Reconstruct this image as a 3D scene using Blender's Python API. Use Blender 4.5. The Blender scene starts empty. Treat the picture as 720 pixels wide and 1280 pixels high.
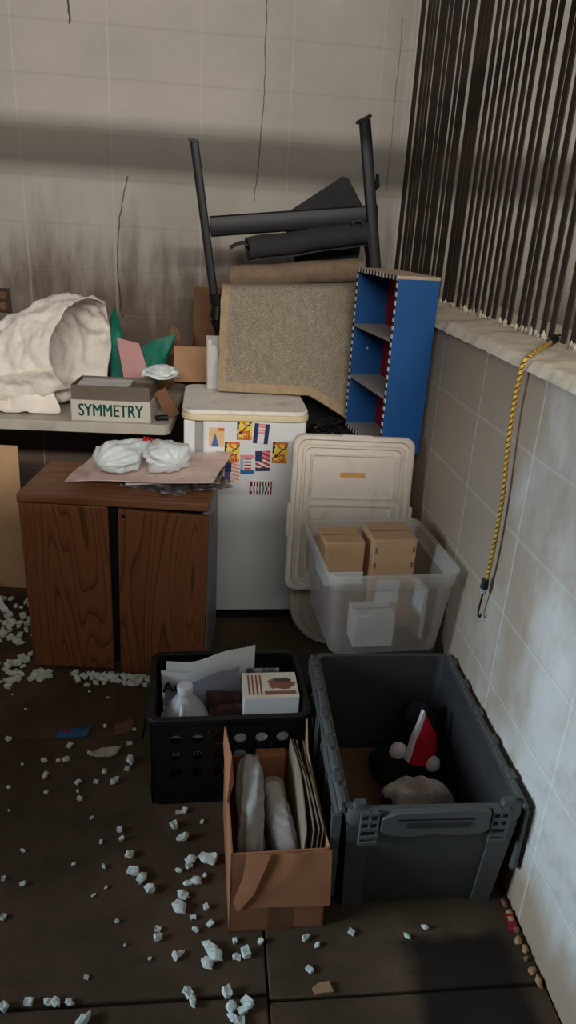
import bpy, bmesh, math, random
from mathutils import Vector, Matrix, Euler, noise
PI = math.pi
R = math.radians
random.seed(7)
SC = bpy.context.scene
COL = SC.collection

# ------------------------------------------------------------------ materials
def srgb(r, g, b):
    f = lambda c: (c / 12.92 if c <= .04045 else ((c + .055) / 1.055) ** 2.4)
    return (f(r / 255), f(g / 255), f(b / 255), 1)

class NT:
    """small helper around a node tree"""
    def __init__(self, name):
        self.m = bpy.data.materials.new(name); self.m.use_nodes = True
        self.t = self.m.node_tree; self.b = self.t.nodes['Principled BSDF']
    def n(self, ty, **kw):
        o = self.t.nodes.new(ty)
        for k, v in kw.items(): setattr(o, k, v)
        return o
    def l(self, a, b): self.t.links.new(a, b)
    def put(self, sock, v):
        if hasattr(v, 'is_output') or hasattr(v, 'links'): self.l(v, sock)
        else: sock.default_value = v
    def math(self, op, a, b=0.0, c=0.0, clamp=False):
        o = self.n('ShaderNodeMath', operation=op, use_clamp=clamp)
        self.put(o.inputs[0], a); self.put(o.inputs[1], b); self.put(o.inputs[2], c)
        return o.outputs[0]
    def coord(self): return self.n('ShaderNodeTexCoord').outputs['Object']
    def sep(self, v):
        s = self.n('ShaderNodeSeparateXYZ'); self.l(v, s.inputs[0]); return s.outputs
    def vec(self, x, y, z):
        c = self.n('ShaderNodeCombineXYZ')
        for i, v in enumerate((x, y, z)): self.put(c.inputs[i], v)
        return c.outputs[0]
    def scale(self, v, s):
        mp = self.n('ShaderNodeMapping'); self.l(v, mp.inputs[0]); mp.inputs['Scale'].default_value = s
        return mp.outputs[0]
    def noise(self, v, sc, det=4, rough=.55):
        o = self.n('ShaderNodeTexNoise'); self.l(v, o.inputs['Vector'])
        o.inputs['Scale'].default_value = sc; o.inputs['Detail'].default_value = det
        o.inputs['Roughness'].default_value = rough
        return o.outputs['Fac']
    def ramp(self, f, stops):
        o = self.n('ShaderNodeValToRGB'); self.put(o.inputs[0], f)
        el = o.color_ramp.elements
        while len(el) < len(stops): el.new(.5)
        for e, (p, c) in zip(el, stops):
            e.position = p; e.color = c if len(c) == 4 else (*c, 1)
        return o.outputs[0]
    def mix(self, f, a, b, mode='MIX'):
        o = self.n('ShaderNodeMix', data_type='RGBA', blend_type=mode)
        self.put(o.inputs[0], f); self.put(o.inputs[6], a); self.put(o.inputs[7], b)
        return o.outputs[2]
    def sstep(self, v, a, b):
        o = self.n('ShaderNodeMapRange', interpolation_type='SMOOTHSTEP'); self.put(o.inputs[0], v)
        o.inputs[1].default_value = a; o.inputs[2].default_value = b
        return o.outputs[0]
    def bump(self, h, strength=.3, dist=.01):
        o = self.n('ShaderNodeBump'); self.l(h, o.inputs['Height'])
        o.inputs['Strength'].default_value = strength; o.inputs['Distance'].default_value = dist
        self.l(o.outputs[0], self.b.inputs['Normal'])
    def base(self, c): self.put(self.b.inputs['Base Color'], c)
    def rough(self, r): self.put(self.b.inputs['Roughness'], r)
    def line(self, v, per, off, w):
        """1 on lines at off + n*per, half width w"""
        a = self.math('ADD', v, per / 2 - off)
        a = self.math('FLOORED_MODULO', a, per)
        a = self.math('SUBTRACT', a, per / 2); a = self.math('ABSOLUTE', a)
        return self.math('SUBTRACT', 1, self.sstep(a, w * .4, w * 1.3))

def simple(name, col, rough=.6, var=.12, sc=14, bump=.0, metal=0, bsc=60, spec=.4, dirt=None, dsc=5):
    k = NT(name); co = k.coord(); f = k.noise(co, sc)
    dk = tuple(c * (1 - var) for c in col[:3]) + (1,); lt = tuple(min(1, c * (1 + var)) for c in col[:3]) + (1,)
    c = k.ramp(f, [(.3, dk), (.7, lt)])
    if dirt:
        g = k.sstep(k.noise(co, dsc, 6, .65), .5, .75)
        c = k.mix(k.math('MULTIPLY', g, dirt[1]), c, dirt[0])
    k.base(c); k.rough(rough); k.b.inputs['Metallic'].default_value = metal
    k.b.inputs['Specular IOR Level'].default_value = spec
    if bump: k.bump(k.noise(co, bsc, 3), bump, .004)
    return k.m

def wall_mat(name, ux, perx, offx, perz, offz, base, stain, zst, extra=None):
    """painted block wall: u axis index ux (0=x,1=y)"""
    k = NT(name); co = k.coord(); s = k.sep(co); u = s[ux]; z = s[2]
    wob = k.math('MULTIPLY', k.math('SUBTRACT', k.noise(co, 5, 3), .5), .012)
    lu = k.line(k.math('ADD', u, wob), perx, offx, .0045)
    lz = k.line(k.math('ADD', z, wob), perz, offz, .005)
    joint = k.math('MAXIMUM', lu, lz)
    n1 = k.noise(co, 2.2, 6, .6); n2 = k.noise(k.scale(co, (9, 9, 1.6)), 1.0, 6, .65); n3 = k.noise(co, 45, 4, .6)
    c = k.ramp(n1, [(.25, tuple(v * .84 for v in base[:3])), (.75, tuple(min(1, v * 1.06) for v in base[:3]))])
    c = k.mix(k.math('MULTIPLY', k.sstep(n3, .55, .8), .25), c, tuple(v * .7 for v in base[:3]) + (1,))
    # dirt splashed up from below, with ragged streaks
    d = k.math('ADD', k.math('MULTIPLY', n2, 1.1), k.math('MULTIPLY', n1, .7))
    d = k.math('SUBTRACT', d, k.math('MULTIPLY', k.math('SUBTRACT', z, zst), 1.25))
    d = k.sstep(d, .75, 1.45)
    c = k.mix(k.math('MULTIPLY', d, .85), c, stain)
    if ux == 1:        # brown grime, far and high; its diagonal edge paints the cool light's limit
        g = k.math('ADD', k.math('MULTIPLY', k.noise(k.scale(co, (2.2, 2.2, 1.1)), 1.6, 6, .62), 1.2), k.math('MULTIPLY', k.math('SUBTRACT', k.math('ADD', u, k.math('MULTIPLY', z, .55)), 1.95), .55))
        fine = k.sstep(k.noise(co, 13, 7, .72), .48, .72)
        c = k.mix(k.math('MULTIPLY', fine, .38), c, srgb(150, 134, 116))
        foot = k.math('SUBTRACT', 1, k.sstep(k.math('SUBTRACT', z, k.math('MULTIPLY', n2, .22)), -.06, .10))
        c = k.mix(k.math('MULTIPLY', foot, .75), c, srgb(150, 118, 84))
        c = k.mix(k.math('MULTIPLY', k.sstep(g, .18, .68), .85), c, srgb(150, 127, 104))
    c = k.mix(k.math('MULTIPLY', lu, .22), c, tuple(min(1, v * 1.5) for v in base[:3]) + (1,))
    c = k.mix(k.math('MULTIPLY', lz, .14), c, extra['rowcol'] if extra else base)
    if extra and extra.get('cracks'):
        for (x0, a, z0, b, zmin, zmax, w, st) in extra['cracks']:
            # x = x0 + a(z-z0) + b(z-z0)^2 + wiggle
            dz = k.math('SUBTRACT', z, z0)
            xx = k.math('ADD', k.math('MULTIPLY', dz, a), k.math('MULTIPLY', k.math('MULTIPLY', dz, dz), b))
            wig = k.math('MULTIPLY', k.math('SUBTRACT', k.noise(k.vec(x0 * 7, 0, z), 9, 4, .6), .5), .03)
            e = k.math('ABSOLUTE', k.math('SUBTRACT', k.math('SUBTRACT', k.math('SUBTRACT', u, x0), xx), wig))
            m = k.math('SUBTRACT', 1, k.sstep(e, w * .4, w))
            m = k.math('MULTIPLY', m, k.math('GREATER_THAN', z, zmin)); m = k.math('MULTIPLY', m, k.math('LESS_THAN', z, zmax))
            c = k.mix(k.math('MULTIPLY', m, st), c, srgb(45, 38, 32))
    k.base(c); k.rough(.75); k.b.inputs['Specular IOR Level'].default_value = .25
    h = k.math('SUBTRACT', k.math('MULTIPLY', n3, .3), k.math('MULTIPLY', joint, .55))
    k.bump(h, .35, .006)
    return k.m

def wood_mat(name, c0, c1, c2, axis='z', bands=11, sc=1.0, rough=.5):
    """cathedral grain: contour lines of a stretched noise field"""
    k = NT(name); co = k.coord(); s = k.sep(co)
    st = {'z': (6.5, 6.5, .62), 'x': (.62, 6.5, 6.5)}[axis]
    f = k.noise(k.scale(co, tuple(v * sc for v in st)), 1.0, 1.6, .4)
    f2 = k.noise(k.scale(co, tuple(v * sc * 14 for v in st)), 1.0, 3, .6)
    t = k.math('FRACT', k.math('MULTIPLY', f, bands * 2.2))
    g = k.ramp(t, [(0, c1), (.5, c1), (.8, c0), (.93, c2), (1, c1)])
    g = k.mix(k.math('MULTIPLY', k.sstep(f2, .4, .75), .4), g, c0)
    k.base(g); k.rough(rough); k.b.inputs['Specular IOR Level'].default_value = .3
    k.bump(t, .06, .002)
    return k.m

M = {}
M['wall_back'] = wall_mat('painted_block', 0, .407, -.071, .203, 1.415, srgb(197, 189, 178), srgb(84, 62, 45), 1.42,
    dict(rowcol=srgb(150, 140, 128), cracks=[
        (.212, .02, 2.04, -.09, 1.56, 2.6, .0036, .7), (-.470, .02, 1.25, .36, 1.0, 1.64, .0042, .8),
        (-.478, .0, .95, 0, .80, 1.0, .004, .9), (.822, .0, 1.78, 0, 1.65, 2.35, .003, .5), (-.636, 0, 2.3, 0, 2.22, 2.6, .006, .9)]))
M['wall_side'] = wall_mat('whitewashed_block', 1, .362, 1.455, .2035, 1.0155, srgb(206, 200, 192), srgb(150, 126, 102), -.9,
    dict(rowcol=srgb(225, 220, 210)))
M['plaster'] = simple('rough_plaster', srgb(206, 192, 170), .9, .12, 20, .45, bsc=60, dirt=(srgb(110, 88, 66), .6), dsc=6)

k = NT('rubber_mat'); co = k.coord(); s = k.sep(co)
c = k.ramp(k.noise(co, 3.2, 7, .65), [(.25, srgb(60, 47, 35)), (.5, srgb(86, 69, 52)), (.8, srgb(118, 96, 73))])
c = k.mix(k.math('MULTIPLY', k.sstep(k.noise(k.scale(co, (1, 5, 1)), 6, 5, .7), .55, .8), .5), c, srgb(44, 35, 27))
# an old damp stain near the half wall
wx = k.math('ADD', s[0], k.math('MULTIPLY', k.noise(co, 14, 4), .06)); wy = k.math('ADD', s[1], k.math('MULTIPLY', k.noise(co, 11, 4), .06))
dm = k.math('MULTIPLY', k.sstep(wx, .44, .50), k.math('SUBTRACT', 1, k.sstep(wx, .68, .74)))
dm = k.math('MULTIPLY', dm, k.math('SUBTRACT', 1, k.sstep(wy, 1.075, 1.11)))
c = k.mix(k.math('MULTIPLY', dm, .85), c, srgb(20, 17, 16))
sp = k.sstep(k.noise(co, 170, 2), .72, .8)
c = k.mix(k.math('MULTIPLY', sp, .4), c, srgb(150, 140, 125))
k.base(c); k.rough(.7); k.b.inputs['Specular IOR Level'].default_value = .25
k.bump(k.noise(co, 60, 6, .7), .4, .004); M['floor'] = k.m
M['subfloor'] = simple('subfloor', srgb(28, 23, 19), .9)

M['oak'] = wood_mat('oak_grain_door', srgb(120, 73, 44), srgb(134, 84, 52), srgb(86, 50, 29), bands=13)
M['oaktop'] = wood_mat('oak_grain_top', srgb(124, 78, 50), srgb(138, 90, 60), srgb(104, 62, 40), 'x', 5, 1.0)
M['greyside'] = simple('grey_laminate', srgb(150, 150, 148), .5, .08, 6)
M['dark'] = simple('dark_void', srgb(14, 12, 11), .9)
M['fridge'] = simple('white_enamel', srgb(226, 228, 228), .35, .02, 4, spec=.5)
M['ftop'] = simple('speckled_worktop', srgb(240, 234, 222), .6, .06, 90, dirt=(srgb(160, 146, 126), .5), dsc=12)
M['cream'] = simple('cream_edge', srgb(226, 210, 172), .5, .06)
M['lid'] = simple('aged_white_plastic', srgb(208, 198, 184), .5, .08, 8, dirt=(srgb(150, 132, 110), .55), dsc=8)
M['tape'] = simple('amber_tape', srgb(196, 146, 84), .5, .15, 60)
M['card'] = simple('cardboard', srgb(176, 136, 100), .8, .08, 12, .1, bsc=120)
M['cardred'] = simple('reddish_cardboard', srgb(166, 110, 76), .8, .09, 8, .1, bsc=120)
M['carddark'] = simple('brown_cardboard', srgb(126, 88, 62), .8, .1, 8)
M['cardtan'] = simple('tan_cardboard', srgb(198, 160, 120), .8, .07, 10, .1, bsc=120)
M['white'] = simple('white_paper', srgb(214, 212, 208), .8, .05, 10)
M['paper2'] = simple('grey_blue_paper', srgb(130, 132, 142), .8, .1, 14)
M['tote'] = simple('grey_plastic', srgb(82, 83, 81), .5, .08, 10, .05)
M['totein'] = simple('grey_plastic_darkened', srgb(50, 49, 48), .6, .1, 8)  # darker copy of the tote plastic; the shade inside is put in its colour
M['black'] = simple('black_plastic', srgb(15, 14, 14), .5, .15, 20)
M['steel'] = simple('black_painted_steel', srgb(26, 26, 27), .45, .15, 20, metal=.1)
M['mat'] = simple('dark_foam_mat', srgb(50, 50, 49), .85, .12, 20, .15, bsc=180)
M['tanroll'] = simple('carpet_backing', srgb(128, 108, 88), .95, .14, 30, .3, bsc=140)
k = NT('woven_carpet'); co = k.coord()
f = k.noise(co, 260, 3, .7); g = k.noise(k.scale(co, (1, 1, .25)), 60, 4, .7)
c = k.ramp(f, [(.3, srgb(108, 97, 82)), (.5, srgb(152, 139, 121)), (.72, srgb(194, 182, 164))])
c = k.mix(k.math('MULTIPLY', k.sstep(g, .4, .7), .35), c, srgb(112, 96, 72))
k.base(c); k.rough(.98); k.b.inputs['Specular IOR Level'].default_value = .1; k.bump(f, .6, .004); M['carpet'] = k.m
M['binding'] = simple('carpet_binding', srgb(166, 144, 114), .95, .14, 40, .4, bsc=90)
M['blue'] = simple('blue_paint', srgb(16, 76, 134), .55, .08, 6, .05, bsc=30)
M['red'] = simple('red_panel', srgb(150, 18, 40), .6, .1)
M['shelfwood'] = simple('grey_shelf_board', srgb(150, 146, 144), .7, .08, 10)
M['rawwood'] = simple('raw_board', srgb(176, 156, 130), .8, .12, 18)
M['stripeb'] = simple('stripe_black', srgb(18, 18, 20), .6)
M['stripew'] = simple('stripe_white', srgb(226, 224, 216), .6)
M['slat'] = simple('weathered_dark_slat', srgb(58, 46, 38), .8, .35, 7, .3, bsc=50, dirt=(srgb(92, 62, 42), .8), dsc=4)
M['table'] = simple('folding_table_plastic', srgb(190, 182, 168), .6, .08, 9, dirt=(srgb(140, 126, 108), .5), dsc=7)
M['bag'] = simple('white_woven_sack', srgb(238, 230, 218), .8, .05, 9, .35, bsc=24)
M['film'] = simple('white_carrier_bag', srgb(226, 232, 232), .4, .04, 8, spec=.5)
M['teal'] = simple('teal_plastic', srgb(8, 112, 92), .45, .2, 14)
M['pink'] = simple('dusty_pink_card', srgb(196, 146, 142), .7, .08, 12)
M['greycard'] = simple('grey_board', srgb(112, 100, 88), .8, .12, 6)
M['symm'] = simple('off_white_card', srgb(204, 198, 184), .75, .04, 6)
M['green_ink'] = simple('green_ink', srgb(24, 98, 84), .7)
M['foam'] = simple('pale_foam', srgb(228, 236, 228), .9, .06, 40, .2, bsc=90)
M['brownplastic'] = simple('brown_plastic', srgb(60, 44, 34), .5)
M['plushblack'] = simple('black_plush', srgb(13, 12, 13), .95, .3, 60, .8, bsc=220)
M['plushred'] = simple('red_plush', srgb(190, 16, 34), .95, .12, 60, .6, bsc=220)
M['plushwhite'] = simple('white_plush', srgb(222, 210, 208), .95, .08, 60, .7, bsc=200)
M['fleece'] = simple('cream_fleece', srgb(220, 200, 186), .98, .12, 40, .8, bsc=130)
M['kraft'] = simple('kraft_paper', srgb(140, 120, 100), .85, .1, 20)
k = NT('braided_cord'); co = k.n('ShaderNodeTexCoord').outputs['UV']; s = k.sep(co)
a = k.math('ADD', k.math('MULTIPLY', s[1], 2), k.math('MULTIPLY', s[0], 70))
b2 = k.math('SUBTRACT', k.math('MULTIPLY', s[1], 2), k.math('MULTIPLY', s[0], 70))
m1 = k.math('LESS_THAN', k.math('FRACT', a), .3); m2 = k.math('LESS_THAN', k.math('FRACT', b2), .3)
k.base(k.mix(k.math('MULTIPLY', m1, 1.0), k.mix(k.math('MULTIPLY', m2, .6), srgb(204, 160, 60), srgb(120, 84, 30)), srgb(60, 44, 24)))
k.rough(.8); M['gold'] = k.m
# poster with a pale mauve and beige print
k = NT('faded_poster_print'); co = k.coord()
f = k.noise(co, 6, 5, .6); g = k.noise(k.scale(co, (2.5, 6, 1)), 4, 3, .6)
c = k.ramp(f, [(.3, srgb(168, 140, 136)), (.45, srgb(224, 192, 184)), (.6, srgb(238, 214, 202)), (.8, srgb(214, 180, 158))])
c = k.mix(k.math('MULTIPLY', k.sstep(g, .58, .72), .5), c, srgb(128, 106, 114)); k.base(c); k.rough(.5); M['poster'] = k.m
k = NT('magazine_print'); co = k.coord(); f = k.noise(co, 22, 4, .6)
k.base(k.ramp(f, [(.3, srgb(30, 29, 30)), (.5, srgb(92, 88, 86)), (.65, srgb(176, 170, 164)), (.8, srgb(60, 52, 50))])); k.rough(.4); M['magazine'] = k.m
k = NT('dark_clutter_print'); co = k.coord(); f = k.noise(co, 26, 4, .6)
k.base(k.ramp(f, [(.3, srgb(26, 18, 18)), (.5, srgb(70, 46, 42)), (.68, srgb(130, 70, 66)), (.8, srgb(50, 42, 42))])); k.rough(.6); M['clutter'] = k.m

def see_through(name, col, alpha, rough=.4, var=.1, sc=9):
    k = NT(name); co = k.coord(); f = k.noise(co, sc, 4)
    k.base(k.ramp(f, [(.3, tuple(c * (1 - var) for c in col[:3])), (.7, tuple(min(1, c * (1 + var)) for c in col[:3]))]))
    k.rough(rough); k.b.inputs['Alpha'].default_value = alpha
    return k.m
M['tub'] = see_through('frosted_plastic', srgb(188, 177, 166), .42)
M['tubrim'] = see_through('frosted_rim', srgb(202, 193, 183), .55)
M['film_clear'] = see_through('clear_film', srgb(226, 220, 212), .34, .08, .12, 30)
M['bubble'] = see_through('bubble_wrap', srgb(190, 184, 176), .8, .3, .15, 70)
M['jug'] = see_through('milky_jug', srgb(206, 206, 204), .75, .35, .05, 5)

def flat(name, r, g, b, rough=.5): return simple(name, srgb(r, g, b), rough, .06, 30)
PAL = {c: flat('ink_' + c, *v) for c, v in dict(yellow=(236, 206, 70), orange=(214, 112, 40), black=(34, 26, 26), navy=(44, 52, 96), pink=(222, 142, 150),
       white=(226, 224, 222), red=(176, 44, 44), sky=(150, 176, 196), beige=(226, 190, 140), steelblue=(56, 104, 160), plum=(90, 80, 120), cream=(236, 222, 196)).items()}

# ------------------------------------------------------------------ geometry helpers
def finish(bm, name, mats, parent=None, loc=(0, 0, 0), rot=(0, 0, 0), smooth=True, bevel=0, seg=2, recalc=True, angle=35):
    if recalc: bmesh.ops.recalc_face_normals(bm, faces=bm.faces)
    me = bpy.data.meshes.new(name); bm.to_mesh(me); bm.free()
    for m in (mats if isinstance(mats, (list, tuple)) else [mats]): me.materials.append(m)
    if smooth:
        me.polygons.foreach_set('use_smooth', [True] * len(me.polygons)); me.set_sharp_from_angle(angle=R(angle))
    o = bpy.data.objects.new(name, me); COL.objects.link(o)
    o.location = loc; o.rotation_euler = rot
    if parent: o.parent = parent
    if bevel:
        b = o.modifiers.new('bevel', 'BEVEL'); b.width = bevel; b.segments = seg; b.limit_method = 'ANGLE'; b.angle_limit = R(40)
    return o

def tag(o, label, cat, group=None):
    o['label'] = label; o['category'] = cat
    if group: o['group'] = group
    return o
def structure(o): o['kind'] = 'structure'; return o
def empty(name, loc, label, cat, rz=0, group=None, rot=None):
    o = bpy.data.objects.new(name, None); COL.objects.link(o); o.empty_display_size = .05
    o.location = loc; o.rotation_euler = rot if rot else (0, 0, rz)
    return tag(o, label, cat, group)

def box(bm, c, s, rot=None, mi=0, taper=None):
    """box centred at c of size s; optional Euler rotation"""
    vs = []
    for dx, dy, dz in ((-1,-1,-1),(1,-1,-1),(1,1,-1),(-1,1,-1),(-1,-1,1),(1,-1,1),(1,1,1),(-1,1,1)):
        v = Vector((dx*s[0]/2, dy*s[1]/2, dz*s[2]/2))
        if taper and dz < 0: v.x *= taper; v.y *= taper
        if rot: v = Euler(rot).to_matrix() @ v
        vs.append(bm.verts.new(v + Vector(c)))
    for f in ((0,3,2,1),(4,5,6,7),(0,1,5,4),(1,2,6,5),(2,3,7,6),(3,0,4,7)):
        bm.faces.new([vs[i] for i in f]).material_index = mi
    return vs
def bx(x0, x1, y0, y1, z0, z1, bm=None, mi=0):
    bm = bm or bmesh.new(); box(bm, ((x0+x1)/2, (y0+y1)/2, (z0+z1)/2), (x1-x0, y1-y0, z1-z0), mi=mi); return bm

def tube(bm, pts, r, n=10, cap=True, mi=0, uv=False):
    pts = [Vector(p) for p in pts]; rings = []; rr = r if isinstance(r, (list, tuple)) else [r] * len(pts)
    up = None; L = 0; lens = []
    for i, p in enumerate(pts):
        t = (pts[min(i+1, len(pts)-1)] - pts[max(i-1, 0)]).normalized()
        if up is None:
            up = Vector((0, 0, 1)) if abs(t.z) < .9 else Vector((1, 0, 0))
        a = t.cross(up).normalized(); up = a.cross(t).normalized()
        if i: L += (p - pts[i-1]).length
        lens.append(L)
        rings.append([bm.verts.new(p + (a * math.cos(q) + up * math.sin(q)) * rr[i]) for q in [2*PI*j/n for j in range(n)]])
    lay = bm.loops.layers.uv.verify() if uv else None
    for i in range(len(rings)-1):
        for j in range(n):
            f = bm.faces.new((rings[i][j], rings[i][(j+1) % n], rings[i+1][(j+1) % n], rings[i+1][j])); f.material_index = mi
            if lay:
                for lp, (ii, jj) in zip(f.loops, ((i, j), (i, j+1), (i+1, j+1), (i+1, j))): lp[lay].uv = (lens[ii], jj / n)
    if cap:
        for rg in (rings[0], rings[-1]):
            f = bm.faces.new(rg); f.material_index = mi
    return rings

def rrect(w, d, r, n=5):
    """rounded rectangle points"""
    out = []
    for cx, cy, a0 in ((w/2-r, d/2-r, 0), (-w/2+r, d/2-r, 90), (-w/2+r, -d/2+r, 180), (w/2-r, -d/2+r, 270)):
        for i in range(n+1):
            a = R(a0 + 90*i/n); out.append((cx + r*math.cos(a), cy + r*math.sin(a)))
    return out
def loft(bm, rings, cap0=True, cap1=True, mi=0):
    """rings: lists of 3-D points of equal length"""
    vr = [[bm.verts.new(p) for p in rg] for rg in rings]
    for a, b in zip(vr, vr[1:]):
        n = len(a)
        for j in range(n):
            bm.faces.new((a[j], a[(j+1) % n], b[(j+1) % n], b[j])).material_index = mi
    if cap0: bm.faces.new(vr[0]).material_index = mi
    if cap1: bm.faces.new(vr[-1]).material_index = mi
    return vr
def rloft(bm, spec, cap0=True, cap1=True, mi=0, n=5):
    return loft(bm, [[(x, y, z) for x, y in rrect(w, d, r, n)] for w, d, r, z in spec], cap0, cap1, mi)

def prism(bm, poly, axis, a, b, mi=0):
    """extrude 2-D polygon along axis from a to b"""
    def P(u, v, t): return {'y': (u, t, v), 'x': (t, u, v), 'z': (u, v, t)}[axis]
    A = [bm.verts.new(P(u, v, a)) for u, v in poly]; B = [bm.verts.new(P(u, v, b)) for u, v in poly]
    n = len(poly)
    bm.faces.new(A).material_index = mi; bm.faces.new(B).material_index = mi
    for i in range(n): bm.faces.new((A[i], A[(i+1) % n], B[(i+1) % n], B[i])).material_index = mi

def sheet(bm, fn, nu, nv, mi=0, thick=0):
    """grid surface fn(u,v)->point; optional thickness along normals"""
    g = [[bm.verts.new(fn(i/nu, j/nv)) for j in range(nv+1)] for i in range(nu+1)]
    fs = []
    for i in range(nu):
        for j in range(nv):
            f = bm.faces.new((g[i][j], g[i+1][j], g[i+1][j+1], g[i][j+1])); f.material_index = mi; fs.append(f)
    if thick:
        bmesh.ops.recalc_face_normals(bm, faces=fs)
        bmesh.ops.solidify(bm, geom=fs, thickness=thick)
    return g
def blob(bm, c, s, amp=.25, fr=2.0, seed=0, sub=3, mi=0, rot=None, flat_z=None):
    r = bmesh.ops.create_icosphere(bm, subdivisions=sub, radius=1)
    Mx = Euler(rot).to_matrix() if rot else Matrix.Identity(3)
    for v in r['verts']:
        d = v.co.normalized(); k = 1 + amp * noise.noise(d * fr + Vector((seed * 3.7, seed * 1.3, seed)))
        p = Vector((d.x * s[0] * k, d.y * s[1] * k, d.z * s[2] * k)); p = Mx @ p + Vector(c)
        if flat_z is not None and p.z < flat_z: p.z = flat_z
        v.co = p
    for f in {f for v in r['verts'] for f in v.link_faces}: f.material_index = mi
    return r['verts']
def text(name, body, size, mat, parent, loc, rot, sx=1, depth=.0004, bold=.0, align='CENTER'):
    cu = bpy.data.curves.new(name, 'FONT'); cu.body = body; cu.size = size; cu.extrude = depth; cu.offset = bold
    cu.offset = 0; cu.align_x = align; cu.align_y = 'CENTER'
    o = bpy.data.objects.new(name, cu); COL.objects.link(o); o.data.materials.append(mat)
    o.location = loc; o.rotation_euler = rot; o.scale = (sx, 1, 1)
    dg = bpy.context.evaluated_depsgraph_get(); dg.update()
    me = bpy.data.meshes.new_from_object(o.evaluated_get(dg)); me.name = name
    bpy.data.objects.remove(o)
    if bold:                                     # a heavier stroke: the letter shapes repeated side by side
        b_ = bmesh.new()
        for dx in (-bold, 0, bold):
            n0 = len(b_.verts); b_.from_mesh(me); b_.verts.ensure_lookup_table()
            for v in b_.verts[n0:]: v.co.x += dx
        b_.to_mesh(me); b_.free()
    q = bpy.data.objects.new(name, me); COL.objects.link(q)
    if not me.materials: me.materials.append(mat)
    q.location = loc; q.rotation_euler = rot; q.scale = (sx, 1, 1)
    if parent: q.parent = parent
    return q

# ------------------------------------------------------------------ the room
YB = 3.68
floor = structure(finish(bx(-3.2, 4.2, -1.2, YB, -.06, -.012), 'floor', M['subfloor']))
for (x0, x1, y0, y1, dz) in ((-1.6, .127, -.6, .958, -.002), (.132, .72, -.6, .945, -.002), (-1.6, .127, .964, 1.752, 0), (.132, .72, .951, 1.752, 0),
                             (-1.6, -.2, 1.757, YB, -.001), (-.195, .72, 1.757, YB, -.001)):
    finish(bx(x0, x1, y0, y1, -.012, dz), 'floor_mat', M['floor'], floor, bevel=.003)
structure(finish(bx(-3.2, 4.2, YB, YB + .2, 0, 3.1), 'wall_back', M['wall_back']))
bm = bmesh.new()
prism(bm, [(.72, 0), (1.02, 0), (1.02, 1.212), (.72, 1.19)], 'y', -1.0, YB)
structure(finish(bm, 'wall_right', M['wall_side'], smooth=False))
structure(finish(bx(-3.2, 4.2, -1.2, -1.0, 0, 2.1), 'wall_light_blocker', M['wall_back']))  # unseen wall added behind the camera to keep direct light off the foreground
structure(finish(bx(-3.2, 4.2, 1.14, 1.24, 2.158, 2.268), 'trim_1', M['rawwood']))      # overhead beam that throws the band on the wall
# rough sill with mortar droppings
bm = bmesh.new()
def sillp(u, v):
    y = -.4 + u * 4.08; x = .708 + v * .312
    z = 1.210 + v * .024 + .006 * noise.noise(Vector((x * 9, y * 9, 0))) + .003 * noise.noise(Vector((x * 40, y * 40, 3)))
    if v < .01: z = 1.188 + .004 * noise.noise(Vector((0, y * 20, 0)))
    return Vector((x + (.004 * noise.noise(Vector((y * 18, 0, 5))) if v < .1 else 0), y, z))
sheet(bm, sillp, 260, 22)
bm2 = bm
for i in range(90):
    y = random.uniform(1.1, 3.3)
    blob(bm2, (.868 + random.uniform(-.006, .006), y, 1.228), (.005, .005 + random.random() * .007, .004 + random.random() * .014), .4, 2, i, 1)
structure(finish(bm2, 'trim_2', M['plaster'], angle=60))

# slatted screen
scr = empty('slatted_screen', (.89, 2.4, 1.222), 'tall screen of dark weathered vertical slats standing on the sill of the half wall', 'screen')
y = 1.15; i = 0
rs = random.Random(5)
while y < 3.665:
    t = (y - 1.15) / 2.5
    w = .026 + .009 * min(1, max(0, (y - 1.9) / .9)) + rs.uniform(-.003, .004)
    if y > 2.75: w = rs.choice([.034, .040, .056, .036])
    bm = bmesh.new(); box(bm, (0, 0, .79), (.0045, w, 1.6), rot=(rs.uniform(-.003, .003), 0, 0))
    # a slight bend and ragged foot
    for v in bm.verts:
        if v.co.z < .1: v.co.z += rs.uniform(-.008, .012)
    finish(bm, 'slat', M['slat'], scr, (rs.uniform(-.005, .005), y - 2.4, .0), smooth=False)
    y += .060 + rs.uniform(-.003, .003) + (.012 if (y > 2.75 and rs.random() < .3) else 0); i += 1
finish(bx(-.02, .02, -1.28, 1.27, 1.56, 1.63), 'top_rail', M['slat'], scr)

# outlet on back wall
ou = empty('wall_outlet', (-1.022, YB, 1.055), 'brown double socket outlet on the back wall above the white sack', 'outlet')
finish(bx(-.037, .037, -.008, 0, -.057, .057), 'cover_plate', M['brownplastic'], ou, bevel=.003)
for dz in (-.024, .024):
    bm = bmesh.new(); loft(bm, [[(x, -.0115 if q else -.007, z + dz) for x, z in rrect(.032, .034, .012)] for q in (0, 1)])
    so = finish(bm, 'socket', M['carddark'], ou)
    for dx in (-.006, .006):
        finish(bx(dx - .0012, dx + .0012, -.0121, -.0115, dz - .001, dz + .008), 'slot', M['dark'], so)

# ------------------------------------------------------------------ folding table
tb = empty('folding_table', (-.90, 3.03, 0), 'off white plastic folding table against the back, half hidden behind the wooden cabinet', 'table', rz=R(-3))
bm = bmesh.new(); rloft(bm, [(1.50, .74, .03, .70), (1.52, .76, .035, .705), (1.52, .76, .035, .735), (1.505, .745, .03, .742)])
finish(bm, 'tabletop', M['table'], tb)
for sx in (-.6, .62):
    for sy in (-.28, .28):
        bm = bmesh.new(); tube(bm, [(sx, sy, 0), (sx, sy, .70)], .014); finish(bm, 'leg', M['steel'], tb)
    bm = bmesh.new(); tube(bm, [(sx, -.28, .12), (sx, .28, .12)], .010); finish(bm, 'crossbar', M['steel'], tb)

TT = .742
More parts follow.
